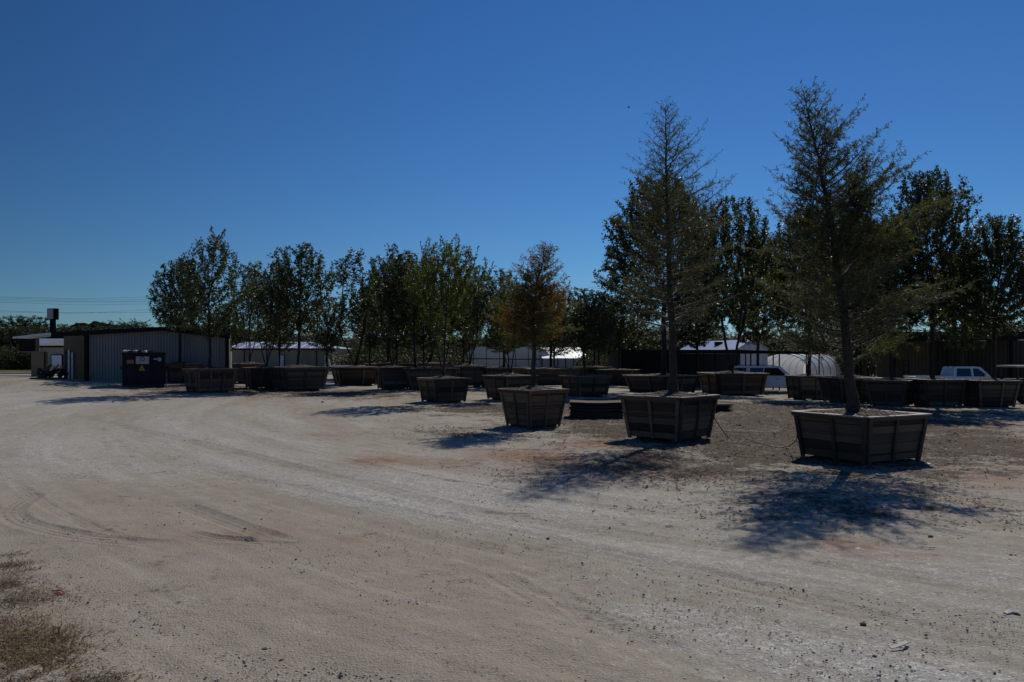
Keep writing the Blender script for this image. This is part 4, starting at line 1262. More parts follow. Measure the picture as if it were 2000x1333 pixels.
# --- grey metal shed on the left
sh = thing('metal_shed', 'grey ribbed metal shed with low gable roof behind the dumpster', 'shed')
D1 = 52.0
xa, xb, xr_, xl_ = xd(171, D1), xd(455, D1 + 1), xd(322, D1), xd(107, D1)
zr, ze_l, ze_r = zd(643, D1), zd(651, D1), zd(657, D1)
zg = .12
def top1(u):
    x = xa + (xb - xa) * u
    return ze_l + (zr - ze_l) * (x - xa) / (xr_ - xa) if x < xr_ else zr + (ze_r - zr) * (x - xr_) / (xb - xr_)
wall_panels(sh, (xa, D1), (xb, D1), zg, top1, 16, M['greymetal'])
xbb = xd(452, D1 + 15)
slab((xb, D1 + .05), (xbb, D1 + 15), .06, zg, ze_r, 'side_wall', M['greymetal'], sh)
slab((xa + .03, D1 + 4), (xa + .03, D1 + .05), .06, zg, ze_l, 'side_wall', M['tan'], sh)
slab((xa - .16, D1 - .05), (xa + .10, D1 - .05), .16, zg, ze_l, 'corner_trim', M['trim'], sh)
slab((xb - .1, D1 - .05), (xb + .1, D1 - .05), .16, zg, ze_r - .02, 'corner_trim', M['trim'], sh)
# roof: two slopes + porch extension
def roofquad(name, pts, th, mat, parent):
    V = [Vector(p) for p in pts]; n = (V[1] - V[0]).cross(V[3] - V[0]).normalized() * th
    return MB().hexa([tuple(v - n) for v in V] + [tuple(v) for v in V]).build(name, mat, parent)
yb_, yf = D1 + 15, D1 - .35
zl2 = zd(651, D1) ; xp = xd(107, D1)
za_ = zl2 + .02 + (zr + .10 - zl2) * (xa - xp) / (xr_ - xp)
roofquad('roof_slope', [(xa, yf, za_), (xr_, yf, zr + .12), (xr_ - 5, yb_, zr + .12), (xa - 5, yb_, za_)], .08, M['roofgrey'], sh)
roofquad('roof_slope', [(xp, yf, zl2 + .02), (xa - .01, yf, za_), (xa - .01, D1 + 4.1, za_), (xp, D1 + 4.1, zl2 + .02)], .08, M['roofgrey'], sh)
roofquad('roof_slope', [(xr_, yf, zr + .12), (xb + .3, yf, ze_r + .08), (xbb, yb_, ze_r + .08), (xr_ - 5, yb_, zr + .12)], .08, M['roofgrey'], sh)
slab((xp, yf - .06), (xr_, yf - .06), .08, (zl2 - .26, zr - .12), (zl2 + .03, zr + .13), 'fascia', M['trim'], sh)
slab((xr_, yf - .06), (xb + .3, yf - .06), .08, (zr - .12, ze_r - .16), (zr + .13, ze_r + .09), 'fascia', M['trim'], sh)
xq = xd(68, D1 + 2)
roofquad('porch_roof', [(xq, yf, zd(659, D1)), (xp - .01, yf, zl2 + .015), (xp - .01, D1 + 1.5, zl2 + .015), (xq, D1 + 1.5, zd(659, D1))], .08, M['roofgrey'], sh)
slab((xq, yf - .05), (xp, yf - .05), .06, (zd(662, D1), zl2 - .12), (zd(659, D1) + .02, zl2 + .03), 'fascia', M['white'], sh)
# recessed tan front under the porch
slab((xd(125, D1 + 4), D1 + 4), (xa, D1 + 4), .1, zg, zl2 - .1, 'recessed_wall', M['tan'], sh)
dr = slab((xd(126, D1 + 3.9), D1 + 3.9), (xd(131, D1 + 3.9), D1 + 3.9), .08, zg, zd(683, D1 + 3.9), 'door', M['black'], sh)
for pp in (133, 140): slab((xd(pp, D1 + 3.85), D1 + 3.85), (xd(pp + 3, D1 + 3.85), D1 + 3.85), .12, zg, zd(683 + (pp - 133) * .8, D1 + 3.8), 'jamb', M['white'], sh)
MB().tube([(xa + 6.5, D1 - .2, .2), (xa + 6.5, D1 - .2, .75)], .05, 8).build('standpipe', M['rim'], sh)

# --- office behind with dark awning
of = thing('office_building', 'tan low building with pale ribbed roof and white door, far left', 'building')
d2 = 66.0
slab((xd(70, 75), 75), (xd(131, 75), 75), .2, 0, zd(676, 75), 'front_wall', M['cream'], of)
roofquad('roof_slope', [(xd(66, 75), 74.7, zd(676, 74.7)), (xd(136, 75), 74.7, zd(676, 74.7)), (xd(136, 82), 82, zd(661, 80)), (xd(66, 82), 82, zd(661, 80))], .1, M['roofmetal'], of)
for i in range(9):
    xx = xd(68 + i * 7.5, 75)
    roofquad('roof_rib', [(xx, 74.7, zd(676, 74.7) + .05), (xx + .06, 74.7, zd(676, 74.7) + .05), (xx + .06, 82, zd(661, 80) + .05), (xx, 82, zd(661, 80) + .05)], .05, M['greymetal'], of)
slab((xd(66, 74.6), 74.6), (xd(136, 74.6), 74.6), .08, zd(679, 74.6), zd(676, 74.6) + .03, 'fascia', M['trim'], of)
slab((xd(99, 74.7), 74.75), (xd(122, 74.7), 74.75), .1, .35, zd(693, 74.7), 'door_frame', M['trim'], of)
slab((xd(101, 74.7), 74.68), (xd(120, 74.7), 74.68), .06, .35, zd(694.5, 74.7), 'door', M['white'], of)
slab((xd(73, 74.7), 74.75), (xd(78, 74.7), 74.75), .06, zd(686, 74.7), zd(679.5, 74.7), 'wall_sign', M['white'], of)
po = thing('porch_wing', 'dark awning box over a tan wall at the far left end of the shed', 'building')
slab((xd(62, 62), 62), (xd(88, 62), 62), .2, .25, zd(687, 62), 'wing_wall', M['tan'], po)
slab((xd(88, 61.9), 61.9), (xd(91, 61.9), 61.9), .3, .25, zd(686, 62), 'wing_post', M['trim'], po)
MB().box(xd(37, 60), xd(69, 60), 60, 60.5, zd(687, 60), zd(657, 60)).build('awning', M['trim'], po)
slab((xd(36, 59.9), 59.9), (xd(92, 59.9), 59.9), .12, zd(688, 60), zd(686.5, 60), 'beam', M['tan'], po)

# --- long white building
wb = thing('long_building', 'long low cream building with grey roof and white doors', 'building')
d3 = 95.0; xw0, xw1 = xd(448, d3), xd(648, d3); z3 = zd(681, d3)
wall_panels(wb, (xw0, d3), (xw1, d3), -.2, lambda u: z3, 20, M['cream'], th=.08)
slab((xw1, d3 + .1), (xw1 + .2, d3 + 9), .1, -.2, z3, 'side_wall', M['cream'], wb)
zt = zd(668.5, d3 + 6)
xe = xw1 + .5
rq = [(xw0 - .3, d3 - .4, z3), (xe, d3 - .4, z3), (xe - 4.2, d3 + 5, zt), (xw0 - .3, d3 + 5, zt)]
roofquad('roof_slope', rq, .08, M['roofgrey'], wb)
MB().add([(xe, d3 - .4, z3), (xe, d3 + 10.4, z3), (xe - 4.2, d3 + 5, zt)], [(0, 1, 2)]).build('roof_hip', M['roofgrey'], wb)
roofquad('roof_slope', [(xw0 - .3, d3 + 5, zt), (xe - 4.2, d3 + 5, zt), (xe, d3 + 10.4, z3), (xw0 - .3, d3 + 10.4, z3)], .08, M['roofgrey'], wb)
slab((xw0 - .3, d3 - .45), (xe, d3 - .45), .1, z3 - .16, z3 + .02, 'gutter', M['trim'], wb)
for pp in (477.5, 618): slab((xd(pp - 1, d3 - .1), d3 - .12), (xd(pp + 1, d3), d3 - .12), .1, -.2, z3 - .17, 'downpipe', M['trim'], wb)
for a, b in ((542, 556), (632.5, 645)):
    slab((xd(a, d3), d3 - .11), (xd(b, d3), d3 - .11), .06, -.1, zd(693.5, d3), 'door_frame', M['trim'], wb)
    dr = slab((xd(a + 1.2, d3), d3 - .16), (xd(b - 1.2, d3), d3 - .16), .06, -.1, zd(694.7, d3), 'door', M['white'], wb)
slab((xd(626, d3), d3 - .1), (xd(629.5, d3), d3 - .1), .06, zd(711, d3), zd(707.5, d3), 'meter_box', M['greymetal'], wb)
slab((xd(636, d3), d3 - .1), (xd(641, d3), d3 - .25), .1, zd(693, d3), zd(691.5, d3), 'wall_lamp', M['trim'], wb)
for i in range(10):
    xx = xw0 + i * 1.2
    roofquad('roof_seam', [(xx, d3 - .4, z3 + .04), (xx + .05, d3 - .4, z3 + .04), (xx + .05, d3 + 5, zt + .04), (xx, d3 + 5, zt + .04)], .04, M['roofmetal'], wb)
bb = thing('grey_building', 'plain grey building rising behind the right end of the long cream one', 'building')
MB().box(xd(598, 118), xd(661, 118), 118, 126, -.2, zd(669, 118)).build('walls', M['greymetal'], bb)
MB().box(xd(597, 118) - .1, xd(662, 118), 117.8, 126.3, zd(669, 118), zd(668, 118)).build('roof', M['roofgrey'], bb)
gr = sheet('lawn', [(xd(560, 88), 88), (xd(720, 80), 78), (xd(720, 92), 92), (xd(560, 94.5), 94.5)], plain('lawn_green', (.10, .12, .035), .9, var=.4, scale=3), 'strip of green lawn by the long cream building')

# --- greenhouses
def hoop(name, label, pa, pb, W, hs, ht, ribs, endmat=None, openend=False, n=14, mat='poly', group=None):
    """arched house: axis from pa to pb, width W, side wall hs, total height ht"""
    a = Vector((*pa, 0)); b = Vector((*pb, 0)); ax = (b - a); L = ax.length; ax.normalize(); sd = Vector((ax.y, -ax.x, 0))
    root = thing(name, label, 'greenhouse', (pa[0], pa[1], float(g(pa[0], pa[1]))), 0, group)
    O = Vector((pa[0], pa[1], 0))
    prof = [(-W / 2, 0)] + [(-math.cos(t) * W / 2, hs + (ht - hs) * math.sin(t) ** .9) for t in np.linspace(0, math.pi, n)] + [(W / 2, 0)]
    m = ribs
    for i in range(m):      # one film bay between two hoops
        V = []; Fc = []
        for q in (0, .5, 1):
            p = a + ax * L * (i + q) / m - O; dip = .03 if q == .5 else 0
            for u, z in prof: V.append(tuple(p + sd * u * (1 - dip)) [:2] + (z * (1 - dip * .6),))
        k = len(prof)
        for r in range(2):
            for j in range(k - 1): Fc.append((r * k + j, r * k + j + 1, (r + 1) * k + j + 1, (r + 1) * k + j))
        link('film_bay', mesh('film_bay', V, Fc, M[mat], True), root)
    for i in range(m + 1):
        p = a + ax * L * i / m - O
        MB().tube([tuple(p + sd * u * 1.006)[:2] + (z * 1.006,) for u, z in prof], .035, 4).build('hoop_rib', M['trim'], root)
    # end wall
    if not openend:
        V = [tuple(a - O + sd * u - ax * .02)[:2] + (z,) for u, z in prof]
        link('end_wall', mesh('end_wall', V, [tuple(range(len(V)))], endmat or M['poly']), root)
        for f in (-.3, 0, .3):
            MB().tube([tuple(a - O + sd * W * f - ax * .05)[:2] + (0,), tuple(a - O + sd * W * f - ax * .05)[:2] + (hs + (ht - hs) * (1 - (2 * f) ** 2) ** .5,)], .03, 4).build('end_post', M['trim'], root)
        MB().tube([tuple(a - O - sd * W / 2 - ax * .06)[:2] + (hs,), tuple(a - O + sd * W / 2 - ax * .06)[:2] + (hs,)], .05, 4).build('end_rail', M['trim'], root)
    V = [tuple(b - O + sd * u + ax * .02)[:2] + (z,) for u, z in prof]
    link('back_wall', mesh('back_wall', V, [tuple(range(len(V)))], M['poly']), root)
    return root
t_ = NT('dull_translucent_panel'); pz = t_.bsdf((.42, .45, .44), .6); tz = t_.n('ShaderNodeBsdfTranslucent'); tz.inputs['Color'].default_value = (.45, .5, .5, 1)
mm = t_.n('ShaderNodeMixShader'); mm.inputs[0].default_value = .35; t_.l(pz.outputs[0], mm.inputs[1]); t_.l(tz.outputs[0], mm.inputs[2]); M['panel'] = t_.done(mm.outputs[0])
hoop('greenhouse', 'pale arched greenhouse whose panelled end shows left of the rusty cypress', (xd(950, 92), 92), (xd(962, 112), 112), 5.0, 1.55, zd(676, 92), 6, M['panel'], group='greenhouses beyond the middle row')
hoop('greenhouse', 'greenhouse with dull end wall right behind the rusty cypress trunk', (xd(1032, 93), 93), (xd(1050, 113), 113), 5.0, 1.5, zd(677, 93), 6, M['panel'], group='greenhouses beyond the middle row')
def film_house(label, xl_, xr2, d, eave_y, ridge_y, run, yaw):
    x0_, x1_ = xd(xl_, d), xd(xr2, d); cx_ = (x0_ + x1_) / 2; w = (x1_ - x0_) / 2
    z0_ = zd(eave_y, d); z1_ = zd(ridge_y, d + run); gz_ = float(g(cx_, d))
    root = thing('greenhouse', label, 'greenhouse', (cx_, d, gz_), math.radians(yaw), 'greenhouses beyond the middle row')
    z0_ -= gz_; z1_ -= gz_
    n_ = 6
    for i in range(n_):
        a, b = -w + 2 * w * i / n_ + .02, -w + 2 * w * (i + 1) / n_ - .02
        roofquad('roof_sheet', [(a, 0, z0_), (b, 0, z0_), (b, run, z1_), (a, run, z1_)], .04, M['film_white'], root)
        roofquad('roof_sheet', [(a, run + .02, z1_), (b, run + .02, z1_), (b, 2 * run, z0_), (a, 2 * run, z0_)], .04, M['film_white'], root)
        MB().box(a, b, .05, .1, 0, z0_ - .05).build('wall_panel', M['panel'], root)
    for i in range(n_ + 1): MB().box(-w + 2 * w * i / n_ - .04, -w + 2 * w * i / n_ + .04, -.02, .14, 0, z0_ + .02).build('frame_post', M['trim'], root)
    for x_ in (-w, w): MB().add([(x_, .05, 0), (x_, 2 * run, 0), (x_, 2 * run, z0_), (x_, run, z1_), (x_, .05, z0_)], [(0, 1, 2, 3, 4)]).build('end_wall', M['panel'], root)
film_house('bright white sunlit greenhouse roof right of the rusty cypress trunk', 1058, 1152, 92, 700, 679, 4.2, 10)
film_house('sliver of bright white greenhouse roof left of the rusty cypress trunk', 976, 1046, 118, 699, 681, 4.6, 10)
hoop('hoop_house', 'small open-ended hoop house with ribbed grey film behind the parked wagon', (xd(1528, 76), 76), (xd(1612, 89), 89), 4.9, .9, zd(692, 76) + .62, 6, openend=True)

# --- white barn
ba = thing('white_barn', 'white metal barn with pale gabled roof behind the shade structure', 'barn')
pn = Vector((xd(1440, 72), 72, 0)); pr_ = Vector((xd(1499, 76), 76, 0)); pl = Vector((xd(1326, 86), 86, 0))
ze = zd(683, 72) ; zk = ze + .95
mid = (pn + pr_) / 2; back = pl - pn
wall_panels(ba, (pn.x, pn.y), (pr_.x, pr_.y), -.8, lambda u: ze + (zk - ze) * (1 - abs(2 * u - 1)) - .04, 5, M['white'])
slab((pl.x, pl.y), (pn.x, pn.y), .08, -.8, ze - .04, 'side_wall', M['greymetal'], ba)
q = [(pl.x, pl.y, ze), (pn.x, pn.y, ze), ((mid).x, mid.y, zk), ((mid + back).x, (mid + back).y, zk)]
roofquad('roof_slope', q, .08, M['roofmetal'], ba)
q2 = [((mid + back).x, (mid + back).y, zk), (mid.x, mid.y, zk), (pr_.x, pr_.y, ze), ((pr_ + back).x, (pr_ + back).y, ze)]
roofquad('roof_slope', q2, .08, M['roofmetal'], ba)
for s_ in (0.02,):
    pass
vx = pn + back * .42 + (mid - pn) * .55
MB().box(vx.x - .35, vx.x + .35, vx.y - .3, vx.y + .3, ze + .45, ze + .80).build('roof_vent', M['trim'], ba)
nb = (pn - pl).normalized() * .12
slab((pn.x + nb.x, pn.y + nb.y), (mid.x + nb.x, mid.y + nb.y), .06, (ze - .08, zk - .08), (ze + .1, zk + .1), 'verge_board', M['concrete'], ba)
slab((mid.x + nb.x, mid.y + nb.y), (pr_.x + nb.x, pr_.y + nb.y), .06, (zk - .08, ze - .08), (zk + .1, ze + .1), 'verge_board', M['concrete'], ba)

# --- black shade house and long beam
ss = thing('shade_structure', 'long low black shade house with a thin roof beam on posts', 'shade house')
d5 = 60.0; zt5 = zd(683.5, d5); gz = -.62
MB().box(xd(1213, d5), xd(1440, d5), d5, d5 + 9, zt5 - .28, zt5).build('roof', M['shade'], ss)
MB().box(xd(1215, d5), xd(1336, d5), d5 + .3, d5 + .36, gz, zt5 - .29).build('cloth_wall', M['shade'], ss)
MB().box(xd(1215, d5), xd(1445, d5 + 9), d5 + 8.8, d5 + 8.9, gz, zt5 - .3).build('cloth_wall', plain('blue_black_cloth', (.02, .024, .04), .8), ss)
MB().box(xd(1213, d5), xd(1213, d5) + .06, d5 + .3, d5 + 8.7, gz, zt5 - .3).build('cloth_wall', M['shade'], ss)
slab((xd(1440, d5), d5 + .2), (xd(1602, d5), d5 + .2), .3, (zt5 - .26, zt5 - .36), (zt5, zt5 - .2), 'roof_beam', M['trim'], ss)
slab((xd(1440, d5 + 5), d5 + 5), (xd(1602, d5 + 5), d5 + 5), .15, zt5 - .3, zt5 - .2, 'roof_beam', M['trim'], ss)
for pp in (1340, 1375, 1398, 1440, 1458, 1468, 1512, 1524, 1577, 1602):
    MB().tube([(xd(pp, d5), d5 + .2, gz), (xd(pp, d5), d5 + .2, zt5 - .22)], .05, 6).build('post', M['trim'], ss)
for i, pp in enumerate((1318, 1348, 1385)):   # potted plants standing in the shade house
    x = xd(pp, d5 + 4)
    o = thing('potted_plant', ['leafy potted plant in the dark shade house, behind the sparse cypress trunk', 'leafy potted plant in the shade house, just right of the sparse cypress trunk', 'leafy potted plant at the open right part of the shade house'][i], 'plant', (x, d5 + 4, gz), i, 'plants in the shade house', (.5, .5, .75))
    link('foliage', bush_me, o); link('stem', bstem_me, o)
    MB().tube([(0, 0, 0), (0, 0, .5)], [.5, .65], 12).build('pot', M['black'], o)

# --- dark open shed on the right
os_ = thing('open_shed', 'dark open-fronted shed with deep roof and cream back wall at far right', 'shed')
d6 = 64.0; zt6 = zd(649, d6); zb6 = zd(667, d6)
xl6, xm6, xr6 = xd(1672, d6), xd(1672, d6 + 10), xd(2120, d6)
MB().hexa([(xl6, d6, zb6 + .3), (xr6, d6, zb6 + .3), (xr6, d6 + 10, zb6 + .3), (xm6, d6 + 10, zb6 + .3), (xl6, d6, zt6), (xr6, d6, zt6), (xr6, d6 + 10, zt6), (xm6, d6 + 10, zt6)]).build('roof', M['trim'], os_)
MB().box(xd(1672, d6), xd(2120, d6), d6 - .12, d6 - .02, zb6, zt6 + .02).build('fascia', M['trim'], os_)
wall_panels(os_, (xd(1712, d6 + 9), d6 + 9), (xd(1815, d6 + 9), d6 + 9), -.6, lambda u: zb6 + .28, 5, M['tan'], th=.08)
wall_panels(os_, (xd(1815, d6 + 9) + .02, d6 + 9), (xd(2120, d6 + 9), d6 + 9), -.6, lambda u: zb6 + .28, 12, M['tan_shaded'], th=.08)
MB().box(xd(1676, d6 + 9), xd(1679, d6 + 9), d6 + 8.6, d6 + 8.8, -.6, zb6 + .28).build('post', M['trim'], os_)
for pp in (1676, 1748, 1852, 1978): MB().box(xd(pp, d6) - .1, xd(pp, d6) + .1, d6 + .1, d6 + .3, -.6, zb6 + .28).build('post', M['trim'], os_)
MB().box(xd(1702, d6), xd(1755, d6), d6 - .6, d6 - .35, zd(670, d6), zd(668.6, d6)).build('sunlit_beam_sliver', M['concrete'], os_)  # pale beams standing in for slivers of sunlight below the eave
MB().box(xd(1851, d6), xd(1918, d6), d6 - .6, d6 - .35, zd(667, d6), zd(665.6, d6)).build('sunlit_beam_sliver', M['concrete'], os_)
MB().box(xd(1978, d6), xd(2030, d6), d6 - .9, d6 - .6, zd(666, d6), zd(663.5, d6)).build('sunlit_beam_sliver', M['concrete'], os_)
rk = thing('ladder_rack', 'dark steel rack leaning against the cream back wall of the open shed', 'rack', (xd(1772, d6 + 8), d6 + 8, -.6))
for x in (-.25, .25): MB().tube([(x, 0, 0), (x, .3, 2.2)], .05, 6).build('upright', M['steel_dark'], rk)
for z in (.5, 1.1, 1.7, 2.1): MB().tube([(-.25, .3 * z / 2.2, z), (.25, .3 * z / 2.2, z)], .035, 6).build('rung', M['steel_dark'], rk)

# --- wire fence
fe = thing('wire_fence', 'thin wire fence on slim posts behind the middle row', 'fence')
for i, pp in enumerate(range(668, 915, 20)):
    x = xd(pp, 80); MB().tube([(x, 80, -.05), (x, 80, 1.75)], .035, 5).build('post', M['steel_dark'], fe)
for z in (.5, .9, 1.3, 1.7): MB().tube([(xd(668, 80), 80, z), (xd(908, 80), 80, z)], .014, 4).build('wire', M['steel_dark'], fe)

# --- tall sign at the left
sg = thing('pylon_sign', 'tall dark sign box on two posts rising above the shed roof', 'sign', (xd(103, 90), 90, 0), math.radians(-28))
zs0, zs1 = zd(625, 90), zd(603, 90)
for x in (-.28, .28): MB().box(x - .12, x + .12, -.12, .12, 0, zs0).build('post', M['trim'], sg)
c_ = MB().box(-.62, .62, -.3, .3, zs0, zs1).build('sign_box', M['trim'], sg)
MB().box(-.55, .55, -.33, -.301, zs0 + .08, zs1 - .08).build('sign_face', M['sticker'], sg)
MB().box(-.653, -.622, -.24, .24, zs0 + .08, zs1 - .08).build('sign_face', M['sticker'], sg)

# --- power cables
for i, (d, y0_, ym, y1_, lab) in enumerate([(150, 580, 584, 577, 'highest power cable crossing the sky at the left'), (150, 582, 586.5, 585, 'second power cable from the top at the left'),
                                       (150, 584.5, 589, 588, 'third power cable from the top at the left'), (150, 588, 590.5, 590, 'fourth power cable from the top, close under the third'),
                                       (150, 590.5, 596, 592.5, 'fifth power cable from the top, sagging most'), (140, 610, 611, 611, 'nearly level lower power cable at the left'), (140, 607, 613, 597, 'lowest power cable rising to the right')]):
    pts = []
    A, B_ = Vector((xd(-250, d), d, zd(y0_ - 4, d))), Vector((xd(560, d), d, zd(y1_ - 8, d)))
    for t in np.linspace(0, 1, 22):
        pxx = -250 + 810 * t
        yy = np.interp(pxx, [-250, 0, 150, 300, 560], [y0_ - 5, y0_, ym, (ym + y1_) / 2 - .3, y1_ - 9])
        pts.append((xd(pxx, d), d, zd(yy, d)))
    o = MB().tube(pts, .015, 4).build('power_cable', M['wire'])
    tag(o, lab, 'cable', 'power cables crossing the sky')
po_ = thing('utility_pole', 'utility pole carrying the cables, hidden behind the left boxed trees', 'pole', (xd(560, 146), 146, 0))
MB().tube([(0, 0, 0), (0, 0, zd(566, 146))], [.2, .13], 8).build('pole_shaft', M['bark'], po_)
MB().box(-1.3, 1.3, -.08, .08, zd(580, 146), zd(578.5, 146)).build('crossarm', M['bark'], po_)

# ------------------------------------------------------------------ dumpster
x, y = at(269, 757)
dm = thing('dumpster', 'dark navy dumpster with a white sign and yellow warning triangle', 'dumpster', (x, y + .75, float(g(x, y))), math.radians(24))
Wd = 1.08
prof = [(-.75, .12), (.75, .12), (.75, 1.75), (-.35, 1.95), (-.80, 1.55)]
mb = MB()
V = []
for sx in (-Wd, Wd):
    for (yy, zz) in [(-.75, .14), (.75, .14), (.75, 1.75), (-.78, 1.85)]: V.append((sx, yy, zz))
mb.add(V, [(0, 1, 2, 3), (7, 6, 5, 4), (0, 4, 5, 1), (1, 5, 6, 2), (0, 3, 7, 4)])
mb.build('bin_body', M['navy'], dm)
for x_ in (-Wd - .03, Wd + .03): MB().box(x_ - .06, x_ + .06, -.5, .5, 1.0, 1.16).build('fork_pocket', M['navy'], dm)
for x_ in (-Wd + .12, -.4, .4, Wd - .12): MB().box(x_ - .04, x_ + .04, -.82, -.76, .2, 1.62).build('front_rib', M['navy'], dm)
MB().box(-Wd - .04, Wd + .04, -.84, -.74, 1.78, 1.88).build('top_rail', M['navy'], dm)
for a, b in ((-Wd - .02, -.015), (.015, Wd + .02)):
    MB().hexa([(a, -.86, 1.90), (b, -.86, 1.90), (b, .8, 1.80), (a, .8, 1.80), (a, -.86, 1.94), (b, -.86, 1.94), (b, .8, 1.85), (a, .8, 1.85)]).build('lid', M['black'], dm)
MB().box(-Wd + .02, Wd - .02, -.72, .72, .0, .13).build('skid_base', M['black'], dm)
MB().tube([(Wd + .06, -.6, .05), (Wd + .08, -.6, .8)], .035, 6).build('side_bracket', M['rim'], dm)
MB().box(-.40, .26, -.85, -.825, 1.29, 1.70).build('sign_panel', M['sticker'], dm)
mb = MB()
for k in range(3):      # recycling arrows drawn as a ring of three bent arrows
    a0 = k * 2.094 + .2
    P = []
    for t in np.linspace(0, 1.3, 5): P.append((math.cos(a0 + t) * .11, math.sin(a0 + t) * .11))
    for i in range(4):
        (ax_, az_), (bx_, bz_) = P[i], P[i + 1]
        mb.add([(ax_ * .8 - .07, -.853, az_ * .8 + 1.56), (ax_ * 1.15 - .07, -.853, az_ * 1.15 + 1.56), (bx_ * 1.15 - .07, -.853, bz_ * 1.15 + 1.56), (bx_ * .8 - .07, -.853, bz_ * .8 + 1.56)], [(0, 1, 2, 3)])
    t = 1.3; e = (math.cos(a0 + t), math.sin(a0 + t)); tg = (-e[1], e[0])
    mb.add([(e[0] * .06 - .07, -.853, e[1] * .06 + 1.56), (e[0] * .15 - .07, -.853, e[1] * .15 + 1.56), (e[0] * .105 + tg[0] * .07 - .07, -.853, e[1] * .105 + tg[1] * .07 + 1.56)], [(0, 1, 2)])
mb.build('recycling_arrows', M['navy'], dm)
MB().box(-.86, -.50, -.85, -.825, 1.30, 1.52).build('orange_sticker', M['sticker_orange'], dm)
MB().box(.50, .66, -.85, -.825, 1.52, 1.60).build('label_sticker', M['sticker'], dm)
MB().box(.70, .88, -.85, -.825, 1.44, 1.64).build('label_sticker', M['sticker'], dm)
tr = MB().add([(-.26, -.845, .93), (.06, -.845, .93), (-.10, -.845, 1.22)], [(0, 1, 2)]).build('warning_triangle', M['yellow'], dm)
MB().add([(-.14, -.849, .97), (-.06, -.849, .97), (-.085, -.849, 1.10), (-.115, -.849, 1.10)], [(0, 1, 2, 3)]).build('warning_mark', M['black'], tr)
# rubbish on top
rb = thing('rubbish_bags', 'crumpled pale and black rubbish heaped on the dumpster lid', 'rubbish', (x, y + .6, float(g(x, y)) + 1.9), 0)
r3 = random.Random(2)
for k in range(6):
    V = []; cx_ = -.9 + k * .28 + r3.uniform(-.1, .1)
    for a in range(8):
        for b in (0, 1): V.append((cx_ + math.cos(a * .785) * r3.uniform(.1, .2), -.3 + math.sin(a * .785) * .2, .02 + b * r3.uniform(.06, .16)))
    Fc = [(2 * a, (2 * a + 2) % 16, (2 * a + 3) % 16, 2 * a + 1) for a in range(8)] + [tuple(range(1, 16, 2))]
    link('bag', mesh('bag', V, Fc, M['black' if k % 2 else 'palelitter']), rb)

# pile of pots and pallets beside the shed door
pl_ = thing('pot_stack', 'dark pile of stacked nursery pots and pallets by the shed door', 'pile', (xd(100, 56), 56.0, .42))
r3 = random.Random(8)
for k in range(26):
    px_ = r3.uniform(-1.0, 1.2); hgt = .25 + (px_ + 1) * .28
    zz = r3.uniform(0, hgt); w = r3.uniform(.12, .24)
    MB().tube([(px_, r3.uniform(-.5, .2), zz), (px_ + r3.uniform(-.06, .06), 0, zz + w * 1.6)], [w * .8, w], 10).build('pot', M['black' if r3.random() < .8 else 'rust'], pl_)
for k in range(3): MB().box(-1.2, 1.2, -.6, .5, -.1 + k * .05, -.06 + k * .05).build('pallet_board', M['wood_dark'], pl_)

# ------------------------------------------------------------------ vehicles
def wheel(root, x, y, R=.38, rim='rim'):
    s = 1 if y > 0 else -1
    w = MB()
    n = 20; V = []; Fc = []
    prof = [(.02, R * .62), (.0, R * .93), (.03, R), (.20, R), (.23, R * .93), (.21, R * .62)]
    for k in range(n):
        a = k * 2 * math.pi / n
        for dy, rr_ in prof: V.append((math.cos(a) * rr_, -s * dy, math.sin(a) * rr_))
    m_ = len(prof)
    for k in range(n):
        for j in range(m_ - 1): Fc.append((k * m_ + j, ((k + 1) % n) * m_ + j, ((k + 1) % n) * m_ + j + 1, k * m_ + j + 1))
    t = link('wheel', mesh('tyre', V, Fc, M['tyre'], True), root, (x, y, R))
    rm = MB(); rm.tube([(0, -s * .03, 0), (0, -s * .05, 0)], R * .6, 16)
    for k in range(5):
        a = k * 1.2566; rm.hexa([(math.cos(a - .1) * .06, 0, math.sin(a - .1) * .06), (math.cos(a - .1) * R * .6, 0, math.sin(a - .1) * R * .6), (math.cos(a - .1) * R * .6, -s * .03, math.sin(a - .1) * R * .6), (math.cos(a - .1) * .06, -s * .03, math.sin(a - .1) * .06),
                                 (math.cos(a + .1) * .06, 0, math.sin(a + .1) * .06), (math.cos(a + .1) * R * .6, 0, math.sin(a + .1) * R * .6), (math.cos(a + .1) * R * .6, -s * .03, math.sin(a + .1) * R * .6), (math.cos(a + .1) * .06, -s * .03, math.sin(a + .1) * .06)])
    rm.build('rim', M[rim], t)

